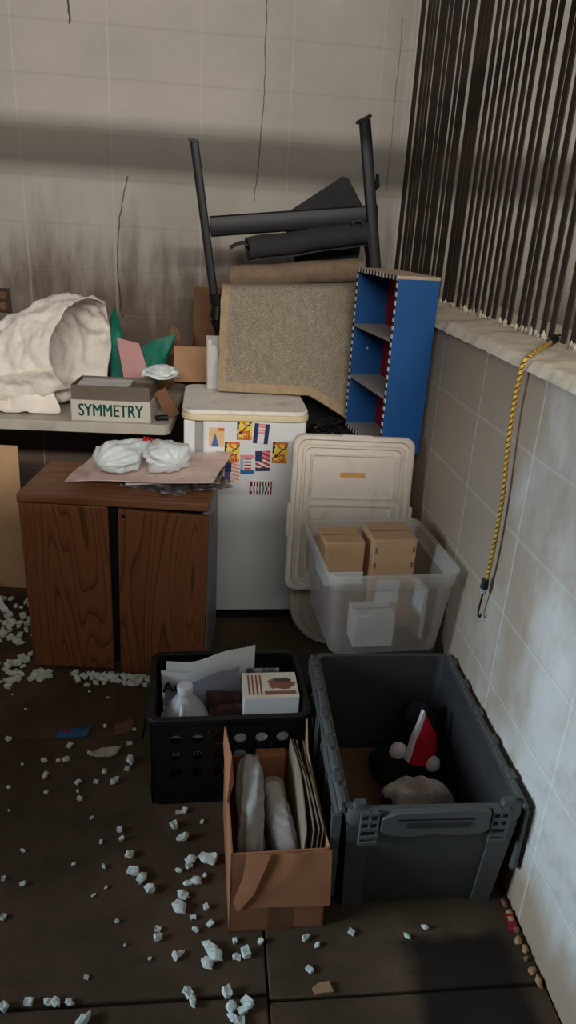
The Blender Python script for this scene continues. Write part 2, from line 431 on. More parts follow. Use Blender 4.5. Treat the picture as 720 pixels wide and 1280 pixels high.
# white woven sack: a draped mound with an open mouth to the right
sk = empty('woven_sack', (-.70, 2.96, TT + .008), 'big crumpled white sack slumped on the left of the folding table', 'sack')
bm = bmesh.new()
def sackp(u, v):
    # v: from the closed left end to the open mouth on the right; u: around
    a = 2 * PI * u
    ca, sa = math.cos(a), math.sin(a)
    front = max(0, -ca)
    mouth = .262 - .175 * front ** .7 * (1 - .55 * max(0, -sa)) - .03 * max(0, -sa)
    x = -.42 + (mouth + .42) * v
    t = (x + .42) / .682
    h = .06 + .365 * math.sin(PI * min(.5, max(0, .02 + .52 * t))) ** 1.1
    h *= 1 - .10 * max(0, (t - .8) / .2) ** 2
    wd = .10 + .115 * math.sin(PI * min(.5, .1 + t * .7))
    k = max(0, .06 - v) / .06
    h *= 1 - .96 * k; wd *= 1 - .96 * k
    yy = wd * ca * (.72 if ca > 0 else 1)
    z = h * .5 + h * .5 * (sa if sa > 0 else sa)
    if sa < -.2: yy += -.03 * front                      # skirt spreading at the front foot
    q = Vector((x, yy, z))
    n1 = noise.noise(q * 5 + Vector((0, 0, 2))) * .030
    n2 = abs(noise.noise(Vector((x * 9 + 4, yy * 9, z * 5)))) * .034 + abs(noise.noise(q * 17)) * .020 + abs(noise.noise(q * 34)) * .009
    fold = .016 * math.sin(a * 9 + x * 11 + 3 * noise.noise(q * 4)) * (.3 + .7 * max(0, -sa))
    q += Vector((0, ca, sa)) * (n1 - n2 + .012 + fold)
    q.z = max(q.z, .002 + .001 * v)
    return q
sheet(bm, sackp, 150, 110)
bmesh.ops.remove_doubles(bm, verts=bm.verts, dist=.0005)
o = finish(bm, 'sack_body', M['bag'], sk, angle=80)
sm = o.modifiers.new('thick', 'SOLIDIFY'); sm.thickness = .003; sm.offset = 1
bm = bmesh.new()     # the hem bunched in folds on the table
def hem(u, v):
    x = -.36 + .46 * u
    w_ = .5 + .5 * math.sin(u * 34 + 2 * math.sin(u * 11))
    return Vector((x + .018 * math.sin(u * 23 + v * 4), -.175 - .065 * v - .012 * w_ * v, max(.0015, (.085 + .03 * math.sin(u * 9)) * (1 - v) ** 1.2 + .022 * w_ * (1 - v * .4) - .004)))
sheet(bm, hem, 90, 14, thick=.0025)
finish(bm, 'bunched_hem', M['bag'], sk, angle=80)

# SYMMETRY box
sy = empty('shallow_carton', (-.375, 2.735, TT), 'open off white carton lettered SYMMETRY in green on the folding table', 'box', rz=R(-3.5))
bm = bmesh.new()
w, d, h, t = .30, .19, .082, .004
bx(-w/2, w/2, -d/2, -d/2 + t, 0, h, bm); bx(-w/2, w/2, d/2 - t, d/2, 0, h, bm); bx(-w/2, -w/2 + t, -d/2, d/2, 0, h, bm); bx(w/2 - t, w/2, -d/2, d/2, 0, h, bm); bx(-w/2, w/2, -d/2, d/2, 0, t, bm)
finish(bm, 'tray', M['symm'], sy)
bm = bmesh.new()
bx(-w/2 + .005, w/2 - .006, -d/2 + .007, -d/2 + .011, .01, .135, bm); bx(-w/2 + .005, w/2 - .006, d/2 - .011, d/2 - .007, .01, .135, bm)
bx(-w/2 + .005, -w/2 + .009, -d/2 + .008, d/2 - .008, .01, .135, bm); bx(w/2 - .010, w/2 - .006, -d/2 + .008, d/2 - .008, .01, .135, bm)
bx(-w/2 + .008, w/2 - .009, -d/2 + .010, d/2 - .010, .112, .116, bm)
finish(bm, 'inner_box', M['greycard'], sy)
text('lettering', 'SYMMETRY', .066, M['green_ink'], sy, (.0, -d/2 - .001, .042), (PI/2, 0, R(0)), sx=.74, bold=.0016)
# papers inside it
bm = bmesh.new()
def padp(x0, x1, y0, y1, z, sd):
    return lambda u, v: Vector((x0 + (x1 - x0) * u, y0 + (y1 - y0) * v, z + .006 * noise.noise(Vector((u * 3 + sd, v * 3, 0)))))
sheet(bm, padp(-.13, .06, -.075, .07, .131, 0), 8, 8, thick=.010)
tag(finish(bm, 'paper_stack', M['white'], None, (-.375, 2.735, TT), (0, 0, R(-3.5))), 'loose white papers lying on top of the SYMMETRY carton', 'paper')
bm = bmesh.new(); blob(bm, (0, 0, .026), (.075, .05, .026), .5, 2.5, 4, 3, flat_z=0)
tag(finish(bm, 'crumpled_film', M['film'], None, (-.205, 2.79, TT + .140), (0, 0, .3), angle=50), 'crumple of white plastic film at the right end of the SYMMETRY carton', 'plastic film')
bm = bmesh.new(); box(bm, (0, 0, .055), (.05, .012, .115), rot=(0, R(-28), 0))
tag(finish(bm, 'cardboard_strip', M['carddark'], None, (-.178, 2.735, TT + .002), (0, 0, 0)), 'short brown cardboard strip leaning beside the SYMMETRY carton', 'cardboard')
bm = bmesh.new(); tube(bm, [(-.02, 0, .012), (0, .01, .013), (.025, .012, .012)], .011)
tag(finish(bm, 'black_stub', M['black'], None, (-.196, 2.672, TT), (0, 0, 0)), 'small black stub on the table edge by the SYMMETRY carton', 'stub')

# teal bags with pink card behind the SYMMETRY carton
def leaf(name, pts, y0, thick, mat, label, cat, loc, lean=0, ripple=.006, group=None):
    """standing creased sheet with polygon outline pts (x,z)"""
    bm = bmesh.new()
    A = [Vector((x, 0, z)) for x, z in pts]
    f = bm.faces.new([bm.verts.new(p) for p in A])
    bmesh.ops.triangulate(bm, faces=[f]); bmesh.ops.subdivide_edges(bm, edges=bm.edges[:], cuts=4, use_grid_fill=True)
    for v in bm.verts: v.co.y += ripple * noise.noise(Vector((v.co.x * 25, v.co.z * 12, len(pts)))) * 2
    bmesh.ops.solidify(bm, geom=bm.faces[:], thickness=thick)
    return tag(finish(bm, name, mat, None, loc, (lean, 0, 0), angle=50), label, cat, group)
leaf('teal_bag', [(-.02, 0), (.085, 0), (.055, .12), (.005, .372), (-.022, .30)], 0, .008, M['teal'], 'upright teal plastic bag with a pointed top behind the white sack', 'bag', (-.425, 3.14, TT), R(-3), .01)
leaf('teal_bag', [(0, 0), (.07, 0), (.13, .17), (.18, .272), (.06, .232), (-.01, .17)], 0, .008, M['teal'], 'teal plastic bag flaring to the right behind the pink card', 'bag', (-.335, 3.09, TT), R(-3), .01)
leaf('pink_card', [(0, .0), (.125, .0), (.045, .245), (-.045, .265)], 0, .003, M['pink'], 'dusty pink card leaning between the two teal bags', 'card', (-.352, 2.95, TT), R(-12), .002)
leaf('kraft_flap', [(0, 0), (.09, .0), (.15, .13), (.13, .27), (.10, .29), (.075, .20)], 0, .004, M['carddark'], 'curled brown cardboard piece standing between the right teal bag and the tall carton', 'cardboard', (-.285, 3.22, TT), R(-4), .006)

# ------------------------------------------------------------------ tall open carton behind the fridge
tc = empty('tall_carton', (.09, 3.21, 0), 'tall open brown carton behind the refrigerator, its flaps up and out', 'box')
bm = bmesh.new(); w, d, h, t = .37, .36, .975, .005
bx(-w/2, w/2, -d/2, -d/2+t, 0, h, bm); bx(-w/2, w/2, d/2-t, d/2, 0, h, bm); bx(-w/2, -w/2+t, -d/2, d/2, 0, h, bm); bx(w/2-t, w/2, -d/2, d/2, 0, h, bm); bx(-w/2, w/2, -d/2, d/2, 0, t, bm)
finish(bm, 'carton_body', M['carddark'], tc)
bm = bmesh.new(); box(bm, (-.025, -d/2 - .038, h - .070), (.46, .004, .150), rot=(R(-26), 0, 0)); finish(bm, 'front_flap', M['card'], tc)
bm = bmesh.new(); box(bm, (.0, d/2 - .002, h + .105), (w, .004, .21)); finish(bm, 'back_flap', M['carddark'], tc)

# ------------------------------------------------------------------ refrigerator
fr = empty('refrigerator', (.118, 2.44, 0), 'small white refrigerator covered in magnets between cabinet and tubs', 'refrigerator', rz=R(.6))
finish(bx(-.218, .218, .045, .42, .02, .812), 'body', M['fridge'], fr, bevel=.006)
bm = bmesh.new(); rloft(bm, [(.372, .045, .012, 0), (.372, .045, .012, .765)])
finish(bm, 'door', M['fridge'], fr, (.033, .0225, .048))
finish(bx(-.219, -.180, .004, .044, .048, .812), 'side_strip', M['fridge'], fr, bevel=.004)
finish(bx(-.180, -.1540, .0175, .044, .05, .812), 'hinge_groove', M['greyside'], fr)
finish(bx(-.20, .20, .02, .05, .0, .045), 'kick_plate', M['dark'], fr)
def frtop(z0, z1, gr):
    b = bmesh.new()
    pts = []
    W, D, r = .225 + gr, .215 + gr, .055
    loft(b, [[(x, y + .205, z) for x, y in rrect(2*W, 2*D, .05)] for z in (z0, z1)]); return b
finish(frtop(.814, .836, .003), 'worktop_edge', M['cream'], fr, bevel=.005)
finish(frtop(.836, .852, .0), 'worktop', M['ftop'], fr, bevel=.004)

# magnets : flat printed rectangles
def magnet(x0, x1, z0, z1, pat, label, rot=0, nx=18, nz=24):
    bm = bmesh.new(); w, h = x1 - x0, z1 - z0; mats = list(PAL.keys()); used = []
    def idx(c):
        if c not in used: used.append(c)
        return used.index(c)
    for i in range(nx):
        for j in range(nz):
            ca = [(-w/2 + w*(i+a)/nx, -.0015, -h/2 + h*(j+b)/nz) for a, b in ((0,0),(1,0),(1,1),(0,1))]
            f = bm.faces.new([bm.verts.new(p) for p in ca]); f.material_index = idx(pat((i+.5)/nx, (j+.5)/nz))
    bmesh.ops.remove_doubles(bm, verts=bm.verts, dist=1e-5)
    bx(-w/2, w/2, -.0013, 0, -h/2, h/2, bm, mi=idx('white'))
    o = finish(bm, 'fridge_magnet', [PAL[c] for c in used], None, ((x0+x1)/2, 2.4385, (z0+z1)/2), (0, rot, R(.6)), smooth=False, recalc=False)
    return tag(o, label, 'magnet', 'magnets on the refrigerator door')
def fire(u, v):
    n = noise.noise(Vector((u*4.5, v*4.5, 1))); m = noise.noise(Vector((u*9, v*9, 5)))
    if abs(v - (.18 + .68*u) + .05*m) < .045 + .03*m: return 'black'
    if u < .16 + .14*m and v > .45: return 'black'
    if v > .9 + .1*m: return 'orange'
    if n > .18 or v < .12 + .2*m: return 'orange' if m < .2 else 'red'
    return 'cream' if m > .38 else 'yellow'
def flag1(u, v):
    if .28 < u < .72: return 'pink' if (v > .45 and int(v*14) % 2) else ('white' if v < .9 else 'pink')
    return 'navy'
def flag2(u, v):
    if u < .45 and v > .5: return 'navy'
    if u < .4: return 'plum'
    return 'pink' if int(v*11 + u*2) % 2 else 'cream'
def words(u, v):
    if v > .8: return 'pink'
    if v < .22: return 'steelblue'
    if .25 < u < .8 and int(v*12) % 2: return 'red' if v < .5 else 'plum'
    return 'sky' if u < .2 else 'white'
def flag3(u, v):
    if u < .45 and v > .5: return 'navy'
    if v < .15: return 'navy'
    if int(v*9 + u*3) % 2: return 'red'
    return 'white' if v < .6 else 'pink'
def stripes(u, v):
    if u < .06 or u > .94: return 'red'
    if v > .62 or v < .3: return ('red' if int(u*16) % 2 else 'white') if (v > .85 or v < .14) else ('black' if int(u*16) % 2 else 'white')
    return 'white' if int(u*20) % 3 else 'plum'
def sail(u, v):
    return 'steelblue' if (v < .75 and abs(u - .4) < (.75 - v)*.35) else ('orange' if v > .85 and u > .6 else 'beige')
def edgep(u, v): return 'navy' if v > .6 else ('pink' if int(v*10) % 2 else 'plum')
magnet(-.012, .042, .718, .788, sail, 'beige magnet with a blue sail, top left on the refrigerator door')
magnet(.087, .141, .746, .826, fire, 'yellow flame magnet topmost on the refrigerator door', 0)
magnet(.147, .201, .733, .807, flag1, 'navy magnet with a pink flag, beside the topmost flame magnet', R(4))
magnet(.044, .098, .660, .737, fire, 'yellow flame magnet directly above the flag magnet near the cabinet', R(1))
magnet(.045, .100, .584, .659, flag2, 'navy and pink striped flag magnet below a flame magnet', R(1))
magnet(.102, .153, .616, .690, words, 'pale blue magnet with red wording in the middle of the cluster', R(-1))
magnet(.156, .209, .629, .706, flag3, 'red and navy flag magnet between the pale blue one and a lone flame one', R(-2))
magnet(.217, .272, .661, .740, fire, 'yellow flame magnet standing alone at the right edge by the white lid', R(1))
magnet(.138, .221, .536, .589, stripes, 'red and white striped magnet with black figures, lowest on the door', 0, 32, 15)
magnet(.014, .042, .556, .700, edgep, 'purple magnet mostly hidden behind the cabinet corner', 0, 4, 14)

# clear pack on the fridge top
pk = empty('clear_pack', (-.002, 2.765, .853), 'narrow clear pack of white sticks standing on the refrigerator top', 'package')
for j, (dx, hh) in enumerate(((-.012, .19), (.004, .17), (.014, .15))):
    bm = bmesh.new(); tube(bm, [(dx, .002*j, .004), (dx + .001, 0, hh*.5), (dx - .002, .003, hh)], [.011, .013, .010], 8); finish(bm, 'white_stick', M['white'], pk)
bm = bmesh.new()
rg = []
for zz, ww, dd in ((0, .048, .026), (.05, .054, .03), (.12, .052, .028), (.17, .056, .016), (.207, .062, .004)):
    rg.append([(x + .003*math.sin(zz*40), y, zz) for x, y in rrect(ww, dd, min(ww, dd)*.45)])
loft(bm, rg); finish(bm, 'clear_sleeve', M['film_clear'], pk)

# ------------------------------------------------------------------ carpet, rolls, steel frame
cp = empty('carpet', (.29, 2.75, .856), 'speckled beige carpet hanging in a stiff sheet behind the refrigerator top', 'carpet')
def cpt(u, v):
    x = -.262 + .545*u
    top = .412 + .030*u; bot = .010
    if u > .64: bot -= .115 * ((u - .64)/.36) ** 1.1
    z = bot + (top - bot)*v
    yy = -.065 + .115*v + .02*math.sin(PI*u)*-1 + .012*noise.noise(Vector((u*3, v*3, 2)))
    if v > .88: yy += (v - .88)**2*3.2; z -= (v - .88)**2*1.6
    x += .012*(1 - v)*-1 + .006*noise.noise(Vector((0, v*7, 1)))
    if u > .55 : yy += -.012
    return Vector((x, yy, z))
bm = bmesh.new(); sheet(bm, lambda u, v: cpt(.055 + .945*u, .075 + .925*v), 40, 34, thick=.012); finish(bm, 'carpet_pile', M['carpet'], cp, angle=60)
bm = bmesh.new()
sheet(bm, lambda u, v: cpt(.058*u, v), 3, 34, thick=.014)
sheet(bm, lambda u, v: cpt(.055 + .945*u, .078*v), 40, 3, thick=.014); finish(bm, 'carpet_binding', M['binding'], cp, angle=60)
# support cartons hidden behind
def stored(name, x0, x1, y0, y1, z0, z1, mat, label):
    e = empty(name, ((x0+x1)/2, (y0+y1)/2, z0), label, 'bin'); W, D, Hh = x1-x0, y1-y0, z1-z0
    b = bmesh.new(); rloft(b, [(W*.92, D*.94, .02, 0), (W*.97, D*.97, .025, Hh-.03), (W*.97, D*.97, .025, Hh-.02)]); finish(b, 'bin_body', mat, e)
    b = bmesh.new(); rloft(b, [(W, D, .025, Hh-.035), (W, D, .025, Hh-.012), (W*.95, D*.95, .02, Hh-.01), (W*.95, D*.95, .02, Hh)]); finish(b, 'bin_lid', mat, e)
    return e
stored('storage_bin', .37, .70, 2.385, 2.665, 0, .752, M['black'], 'tall black lidded bin under the blue cubby shelf, beside the refrigerator')
stored('storage_bin', .34, .69, 2.885, 3.30, 0, 1.231, M['black'], 'black bin at the back behind the carpet and the blue cubby shelf')
# cord tangle on the bin
bm = bmesh.new(); pts = []
for i in range(70):
    a = i*.55; pts.append((.045*math.cos(a)*(1 + .3*math.sin(i*.9)), .04*math.sin(a*1.07), .008 + .05*i/70 + .006*math.sin(i*2.3)))
tube(bm, pts, .0035, 6)
tag(finish(bm, 'cord_tangle', M['steel'], None, (.425, 2.49, .754)), 'tangle of black cord on the black bin beside the refrigerator', 'cord')

# tan carpet roll
def spiral_roll(name, a, b, r, mat, label, cat, turns=2.2, gap=.012, tongue=0, holeR=None):
    """rolled mat between end points a and b; the ends show the open spiral"""
    a, b = Vector(a), Vector(b); ax = (b - a).normalized(); L = (b - a).length
    up = Vector((0, 0, 1)); s1 = ax.cross(up).normalized(); s2 = s1.cross(ax)
    bm = bmesh.new(); n = int(28*turns)
    r0 = holeR or r*.45
    def fn(u, v):
        th = u*turns*2*PI; rr = r0 + (r - r0)*u
        p = a + ax*L*v + s1*math.cos(th + .4)*rr*1.0 + s2*math.sin(th + .4)*rr*.92
        return p + Vector((0, 0, .006*noise.noise(Vector((v*4, u, 0)))))
    sheet(bm, fn, n, 12, thick=gap*.6)
    if tongue:
        th = turns*2*PI
    o = finish(bm, name, mat, None, angle=60)
    return tag(o, label, cat) if label else o
spiral_roll('carpet_roll', (.060, 2.920, 1.266), (.585, 2.925, 1.322), .056, M['tanroll'], 'brown carpet roll lying along the top edge of the speckled carpet', 'carpet roll', 1.9, .012)
fmr = empty('foam_mat', (.0, .0, 0), 'dark grey mat rolled up with an open end, under the steel crossbar', 'mat')
ro = spiral_roll('rolled_body', (.125, 2.890, 1.374), (.60, 2.970, 1.455), .052, M['mat'], None, None, 1.7, .010, holeR=.034)
ro.parent = fmr
bm = bmesh.new()
def drape(u, v):
    x = .525 + .118*u; z = 1.478 + .035*math.sin(PI*min(1, u*.9 + .1)) - .22*u*u*u
    return Vector((x, 2.93 + .085*v, z - .01*v))
sheet(bm, drape, 14, 6, thick=.010); finish(bm, 'drooping_end', M['mat'], fmr, angle=60)
bm = bmesh.new()
sheet(bm, lambda u, v: Vector((.055 + .075*u, 2.875 + .05*v, 1.372 + .022*math.sin(u*2.2) + .008*v)), 8, 4, thick=.006)
finish(bm, 'loose_tongue', M['mat'], fmr, angle=60)
bm = bmesh.new(); prism(bm, [(.27, 1.50), (.37, 1.234), (.60, 1.234), (.61, 1.46), (.60, 1.56), (.535, 1.655), (.51, 1.662)], 'y', 3.115, 3.127)
tag(finish(bm, 'mat_sheet', M['mat'], None, bevel=.002), 'dark mat with a slanting corner rising behind the steel crossbar', 'mat')

# upturned steel leg frame
sf = empty('steel_leg_frame', (.18, 3.10, 0), 'black steel leg frame upended against the back wall above the refrigerator', 'frame')
def W(p): return (p[0] - .18, p[1] - 3.10, p[2])
def bar(bm, a, b, w, d):
    a, b = Vector(a), Vector(b); t = (b - a).normalized(); s = Vector((0, 1, 0)); s = (s - t*s.dot(t)).normalized(); q = t.cross(s)
    loft(bm, [[p + q*x + s*y for x, y in rrect(w, d, min(w, d)*.25, 2)] for p in (a, b)])
bm = bmesh.new(); bar(bm, W((.171, 3.06, .012)), W((-.085, 3.06, 1.745)), .034, .034)
post1 = finish(bm, 'post', M['steel'], sf)
bm = bmesh.new(); bar(bm, W((.679, 3.04, 1.236)), W((.570, 3.06, 1.86)), .044, .034); post2 = finish(bm, 'post', M['steel'], sf)
bm = bmesh.new(); bar(bm, W((-.021, 3.06, 1.445)), W((.655, 3.06, 1.525)), .078, .030); finish(bm, 'crossbar', M['steel'], sf, bevel=.004)
bm = bmesh.new(); box(bm, W((-.087, 3.06, 1.748)), (.040, .04, .010), rot=(0, R(12), 0)); finish(bm, 'foot_plate', M['steel'], post1)
bm = bmesh.new(); box(bm, W((.566, 3.06, 1.862)), (.058, .04, .012), rot=(0, R(-28), 0)); finish(bm, 'foot_plate', M['steel'], post2)
bm = bmesh.new(); tube(bm, [W((.615, 3.05, 1.60)), W((.640, 3.045, 1.63)), W((.637, 3.045, 1.675))], [.006, .011, .006], 8); finish(bm, 'latch', M['steel'], post2)
bm = bmesh.new(); tube(bm, [W((.013, 3.035, 1.19)), W((.016, 3.035, 1.15))], [.036, .034], 12); tube(bm, [W((.016, 3.035, 1.145)), W((.012, 3.035, 1.09))], [.026, .032], 12)
tube(bm, [W((.012, 3.035, 1.09)), W((.034, 3.04, 1.03))], [.03, .02], 10); finish(bm, 'hinge_clamp', M['steel'], post1)

# ------------------------------------------------------------------ blue cubby shelf
# local: origin at front near bottom corner B; +X from B to A (along the front), +Y depth into the shelf
A = Vector((.512, 2.64)); B = Vector((.567, 2.25)); dv = (A - B); Ws = dv.length; ang = math.atan2(dv.y, dv.x)
bs = empty('cubby_shelf', (B.x, B.y, .757), 'blue three-cubby shelf with black and white striped edges, standing by the slatted screen', 'shelf', rz=ang)
Hs = .573; D = -.142; T = .012
finish(bx(0, T, D, 0, 0, Hs, None), 'side_panel', M['blue'], bs, bevel=.001)
finish(bx(Ws - T, Ws, D, 0, 0, Hs), 'side_panel', M['blue'], bs, bevel=.001)
finish(bx(T, Ws - T, D + .012, D + .022, T, Hs - T), 'back_panel', M['red'], bs)
finish(bx(T, Ws - T, D, D + .010, T, Hs - T), 'back_cover', M['blue'], bs)
finish(bx(0, Ws, D, 0, Hs, Hs + .010), 'top_board', M['rawwood'], bs)
finish(bx(T, Ws - T, D + .022, 0, 0, T), 'bottom_board', M['shelfwood'], bs)
for zz in (.19, .378): finish(bx(T, Ws - T, D + .022, -.002, zz, zz + .010), 'shelf_board', M['shelfwood'], bs)
bm = bmesh.new(); n = 44
for xx in (0, Ws - T):
    for i in range(n): bx(xx, xx + T, 0, .0015, Hs*i/n, Hs*(i+1)/n, bm, mi=i % 2)
for zz in (0, Hs - .004):
    m = 26
    for i in range(m): bx(Ws*i/m, Ws*(i+1)/m, .0002, .0017, zz, zz + .014, bm, mi=i % 2)
finish(bm, 'striped_edging', [M['stripew'], M['stripeb']], bs, smooth=False)
bm = bmesh.new(); blob(bm, (0, 0, 0), (.004, .003, .006), .3, 2, 1, 1); finish(bm, 'wall_plug', M['white'], bs, (Ws - T - .002, -.06, .30))

# ------------------------------------------------------------------ wooden cabinet
cb = empty('wooden_cabinet', (-.308, 2.095, 0), 'brown wood-grain two-door cabinet standing in pale foam crumbs', 'cabinet', rz=R(-6))
CW, CD, CH = .595, .335, .648
bm = bmesh.new(); bx(-CW/2, -CW/2 + .016, .018, CD, 0, CH - .03, bm); bx(-CW/2 + .016, CW/2 - .016, .05, CD, .0, .02, bm); bx(-CW/2 + .016, CW/2 - .016, CD - .008, CD, .02, CH - .03, bm)
finish(bm, 'carcass', M['carddark'], cb)
bm = bmesh.new(); bx(CW/2 - .016, CW/2, .018, CD, 0, CH - .03, bm); finish(bm, 'side_panel', M['greyside'], cb)
bm = bmesh.new(); bx(CW/2, CW/2 + .0008, .14, .155, CH - .14, CH - .095, bm); finish(bm, 'cam_slot', M['carddark'], cb)
bm = bmesh.new(); bx(-CW/2 + .016, CW/2 - .016, .03, .034, .02, CH - .03, bm); finish(bm, 'interior_shade_sheet', M['dark'], cb)  # near-black sheet behind the doors, standing in for the shade inside
bm = bmesh.new(); bx(-CW/2 - .004, CW/2 + .004, -.006, CD, CH - .030, CH, bm); finish(bm, 'cabinet_top', M['oaktop'], cb, bevel=.006)
finish(bx(-CW/2, -.018, -.002, .016, .012, CH - .032), 'door', M['oak'], cb, bevel=.003)
bm = bmesh.new(); bx(0, .288, -.018, 0, -.003, CH - .040, bm); rdoor = finish(bm, 'door', M['oak'], cb, (.003, .014, .004), (0, R(1.2), R(-1.5)), bevel=.003)
bm = bmesh.new(); box(bm, (.018, -.0195, CH - .062), (.012, .003, .008)); finish(bm, 'catch', M['steel'], rdoor)

# things on the cabinet: poster board, magazines, carrier bag
CT = CH
bm = bmesh.new()
sheet(bm, lambda u, v: Vector((-.235 + .475*u + .05*(v - .5), -.14 + .28*v, .012*noise.noise(Vector((u*2, v*2, 3))) + .030*u*(1 - v)*0)), 24, 14, thick=.004)
for v in bm.verts: v.co.z += 0
tag(finish(bm, 'poster_board', M['poster'], None, (-.200, 2.305, CT + .036), (R(3.5), R(-2.0), R(-4))), 'large faded pink printed board lying on the wooden cabinet', 'poster')
for (x, y, rz, w, d, z, lab, mt) in ((-.165, 2.235, -24, .22, .16, .003, 'dark glossy magazine fanned out under the pink board, front left', 'magazine'), (-.07, 2.235, 17, .24, .17, .0085, 'grey magazine fanned out under the pink board, front right', 'magazine'),
                                     (-.19, 2.27, 8, .20, .15, .014, 'white pamphlet under the pink board', 'white'), (-.09, 2.29, -6, .25, .17, .0195, 'topmost dark magazine right beneath the pink board', 'magazine')):
    bm = bmesh.new(); box(bm, (0, 0, 0), (w, d, .005)); tag(finish(bm, 'magazine', M[mt], None, (x, y, CT + z), (0, 0, R(rz))), lab, 'magazine')
cbg = empty('carrier_bag', (-.235, 2.30, CT + .052), 'knotted white plastic carrier bag with red print on the wooden cabinet', 'bag')
def lobe(bm, a, b, r0, r1, sd):
    a, b = Vector(a), Vector(b)
    def fn(u, v):
        th = 2*PI*u; p = a.lerp(b, v); rr = (r0 + (r1 - r0)*math.sin(PI*min(1, v*.66 + .02)) ) * math.sqrt(max(.0004, 1 - max(0, (v - .72)/.28)**2))
        t = (b - a).normalized(); s = t.cross(Vector((0, 0, 1))).normalized(); q = s.cross(t)
        wr = 1 + .26*noise.noise(Vector((math.cos(th)*2, math.sin(th)*2, v*3 + sd))) - .20*abs(math.sin(th*5 + sd + 2*v))*(1 - v*.5) - .16*abs(noise.noise(Vector((math.cos(th)*4, math.sin(th)*4, v*6 + sd))))
        p = p + s*math.cos(th)*rr*wr + q*math.sin(th)*rr*wr*.72
        p.z = max(p.z, -.004 + .001*v)
        return p
    sheet(bm, fn, 60, 36)
bm = bmesh.new(); lobe(bm, (.015, .05, .052), (-.125, -.125, .030), .016, .076, 1); finish(bm, 'left_lobe', M['film'], cbg, angle=75)
bm = bmesh.new(); lobe(bm, (.03, .045, .052), (.120, -.105, .030), .016, .082, 5); finish(bm, 'right_lobe', M['film'], cbg, angle=75)
bm = bmesh.new(); blob(bm, (.026, .04, .042), (.034, .022, .022), .4, 2.5, 3, 3); finish(bm, 'knot', M['film'], cbg, angle=75)
bm = bmesh.new()
for q in range(5): tube(bm, [(.002 + q*.011, .020 + .002*q, .060 + .006*math.sin(q*2)), (.008 + q*.011, .034, .074 + .004*math.cos(q))], .005, 6)
finish(bm, 'red_print', PAL['red'], cbg)

# ------------------------------------------------------------------ lids leaning on the fridge
def lid(name, label, w, h, loc, rot, r=.035, panels=True, tape=True):
    e = empty(name, loc, label, 'lid', rot=rot)
    bm = bmesh.new()
    def ring(w_, h_, r_, y): return [(x, y, z + h/2) for x, z in rrect(w_, h_, r_, 8)]
    loft(bm, [ring(w, h, r, .016), ring(w, h, r, -.006), ring(w - .010, h - .010, r, -.012), ring(w - .030, h - .030, r, -.012), ring(w - .040, h - .040, r*.8, -.002),
              ring(w - .062, h - .062, r*.7, -.002), ring(w - .070, h - .070, r*.7, -.009), ring(w - .084, h - .084, r*.6, -.009), ring(w - .092, h - .092, r*.6, .002), ], True, True)
    finish(bm, 'lid_panel', M['lid'], e, angle=50)
    if panels:
        for z0, z1 in ((.60*h, .88*h), (.13*h, .56*h)):
            bm = bmesh.new(); W2 = w - .125; c = (z0 + z1)/2; H2 = z1 - z0
            def rg(w_, h_, y): return [(x, y, z + c) for x, z in rrect(w_, h_, .006, 3)]
            loft(bm, [rg(W2, H2, .002), rg(W2, H2, -.007), rg(W2 - .006, H2 - .006, -.007), rg(W2 - .014, H2 - .014, -.001)], True, True)
            finish(bm, 'raised_panel', M['lid'], e, angle=50)
        for s in (-1, 1):
            bm = bmesh.new(); rloft(bm, [(.012, .11, .005, -.010), (.012, .11, .005, .012)]); finish(bm, 'edge_clip', M['lid'], e, (s*(w/2 + .002), 0, h*.46), (PI/2, 0, 0))
        bm = bmesh.new(); rloft(bm, [(.105, .018, .006, -.004), (.105, .018, .006, .013)]); finish(bm, 'edge_clip', M['lid'], e, (.005, 0, h - .006), (PI/2, 0, 0))
    if tape:
        bm = bmesh.new(); box(bm, (0, 0, 0), (.085, .001, .016)); finish(bm, 'tape_label', M['tape'], e, (.0, -.0015, h*.755), (0, R(-1), 0))
    return e
lid('tub_lid', 'dusty white plastic lid standing upright behind the clear tub, with an amber tape strip', .412, .535, (.458, 2.125, .308), (R(-9), R(1.5), R(2)))
lid('tub_lid', 'dusty white plastic lid with a big rounded corner, low down behind the clear tub', .44, .60, (.512, 2.262, .0), (R(-8), R(.5), 0), r=.17, panels=False, tape=False)

# support tote behind
st = stored('storage_tote', .425, .69, 1.775, 2.12, 0, .303, M['tote'], 'low grey lidded tote on the floor that carries the clear tub')
st['category'] = 'tote'

# ------------------------------------------------------------------ clear tub with contents
ct = empty('clear_tub', (.498, 1.880, .319), 'translucent plastic tub holding cardboard boxes, standing on the grey tote rim', 'tub', rz=R(4))
w0, d0, w1, d1, th = .325, .335, .362, .385, .277
bm = bmesh.new(); rloft(bm, [(w0 - .02, d0 - .02, .03, 0), (w0, d0, .035, .008), (w1 - .004, d1 - .004, .035, th - .055)], True, False, n=6)
finish(bm, 'tub_wall', M['tub'], ct, angle=50)
bm = bmesh.new(); rloft(bm, [(w1 - .004, d1 - .004, .035, th - .055), (w1 + .006, d1 + .006, .038, th - .050), (w1 + .010, d1 + .010, .038, th - .012), (w1 + .022, d1 + .022, .042, th - .008), (w1 + .022, d1 + .022, .042, th), (w1 + .012, d1 + .012, .038, th)], False, False, n=6)
finish(bm, 'tub_rim', M['tubrim'], ct, angle=50)
def carton(name, c, s, mat, label, rz=0, cat='box', lidmat=None, slots=False, bev=.003):
    e = empty(name, c, label, cat, rz=rz)
    bm = bmesh.new(); box(bm, (0, 0, s[2]/2), s); finish(bm, 'carton_body', mat, e, bevel=bev)
    bm = bmesh.new(); bx(-s[0]/2 + .002, s[0]/2 - .002, -.002, .002, s[2], s[2] + .0006, bm); finish(bm, 'top_seam', M['carddark'] if not lidmat else lidmat, e)
    return e
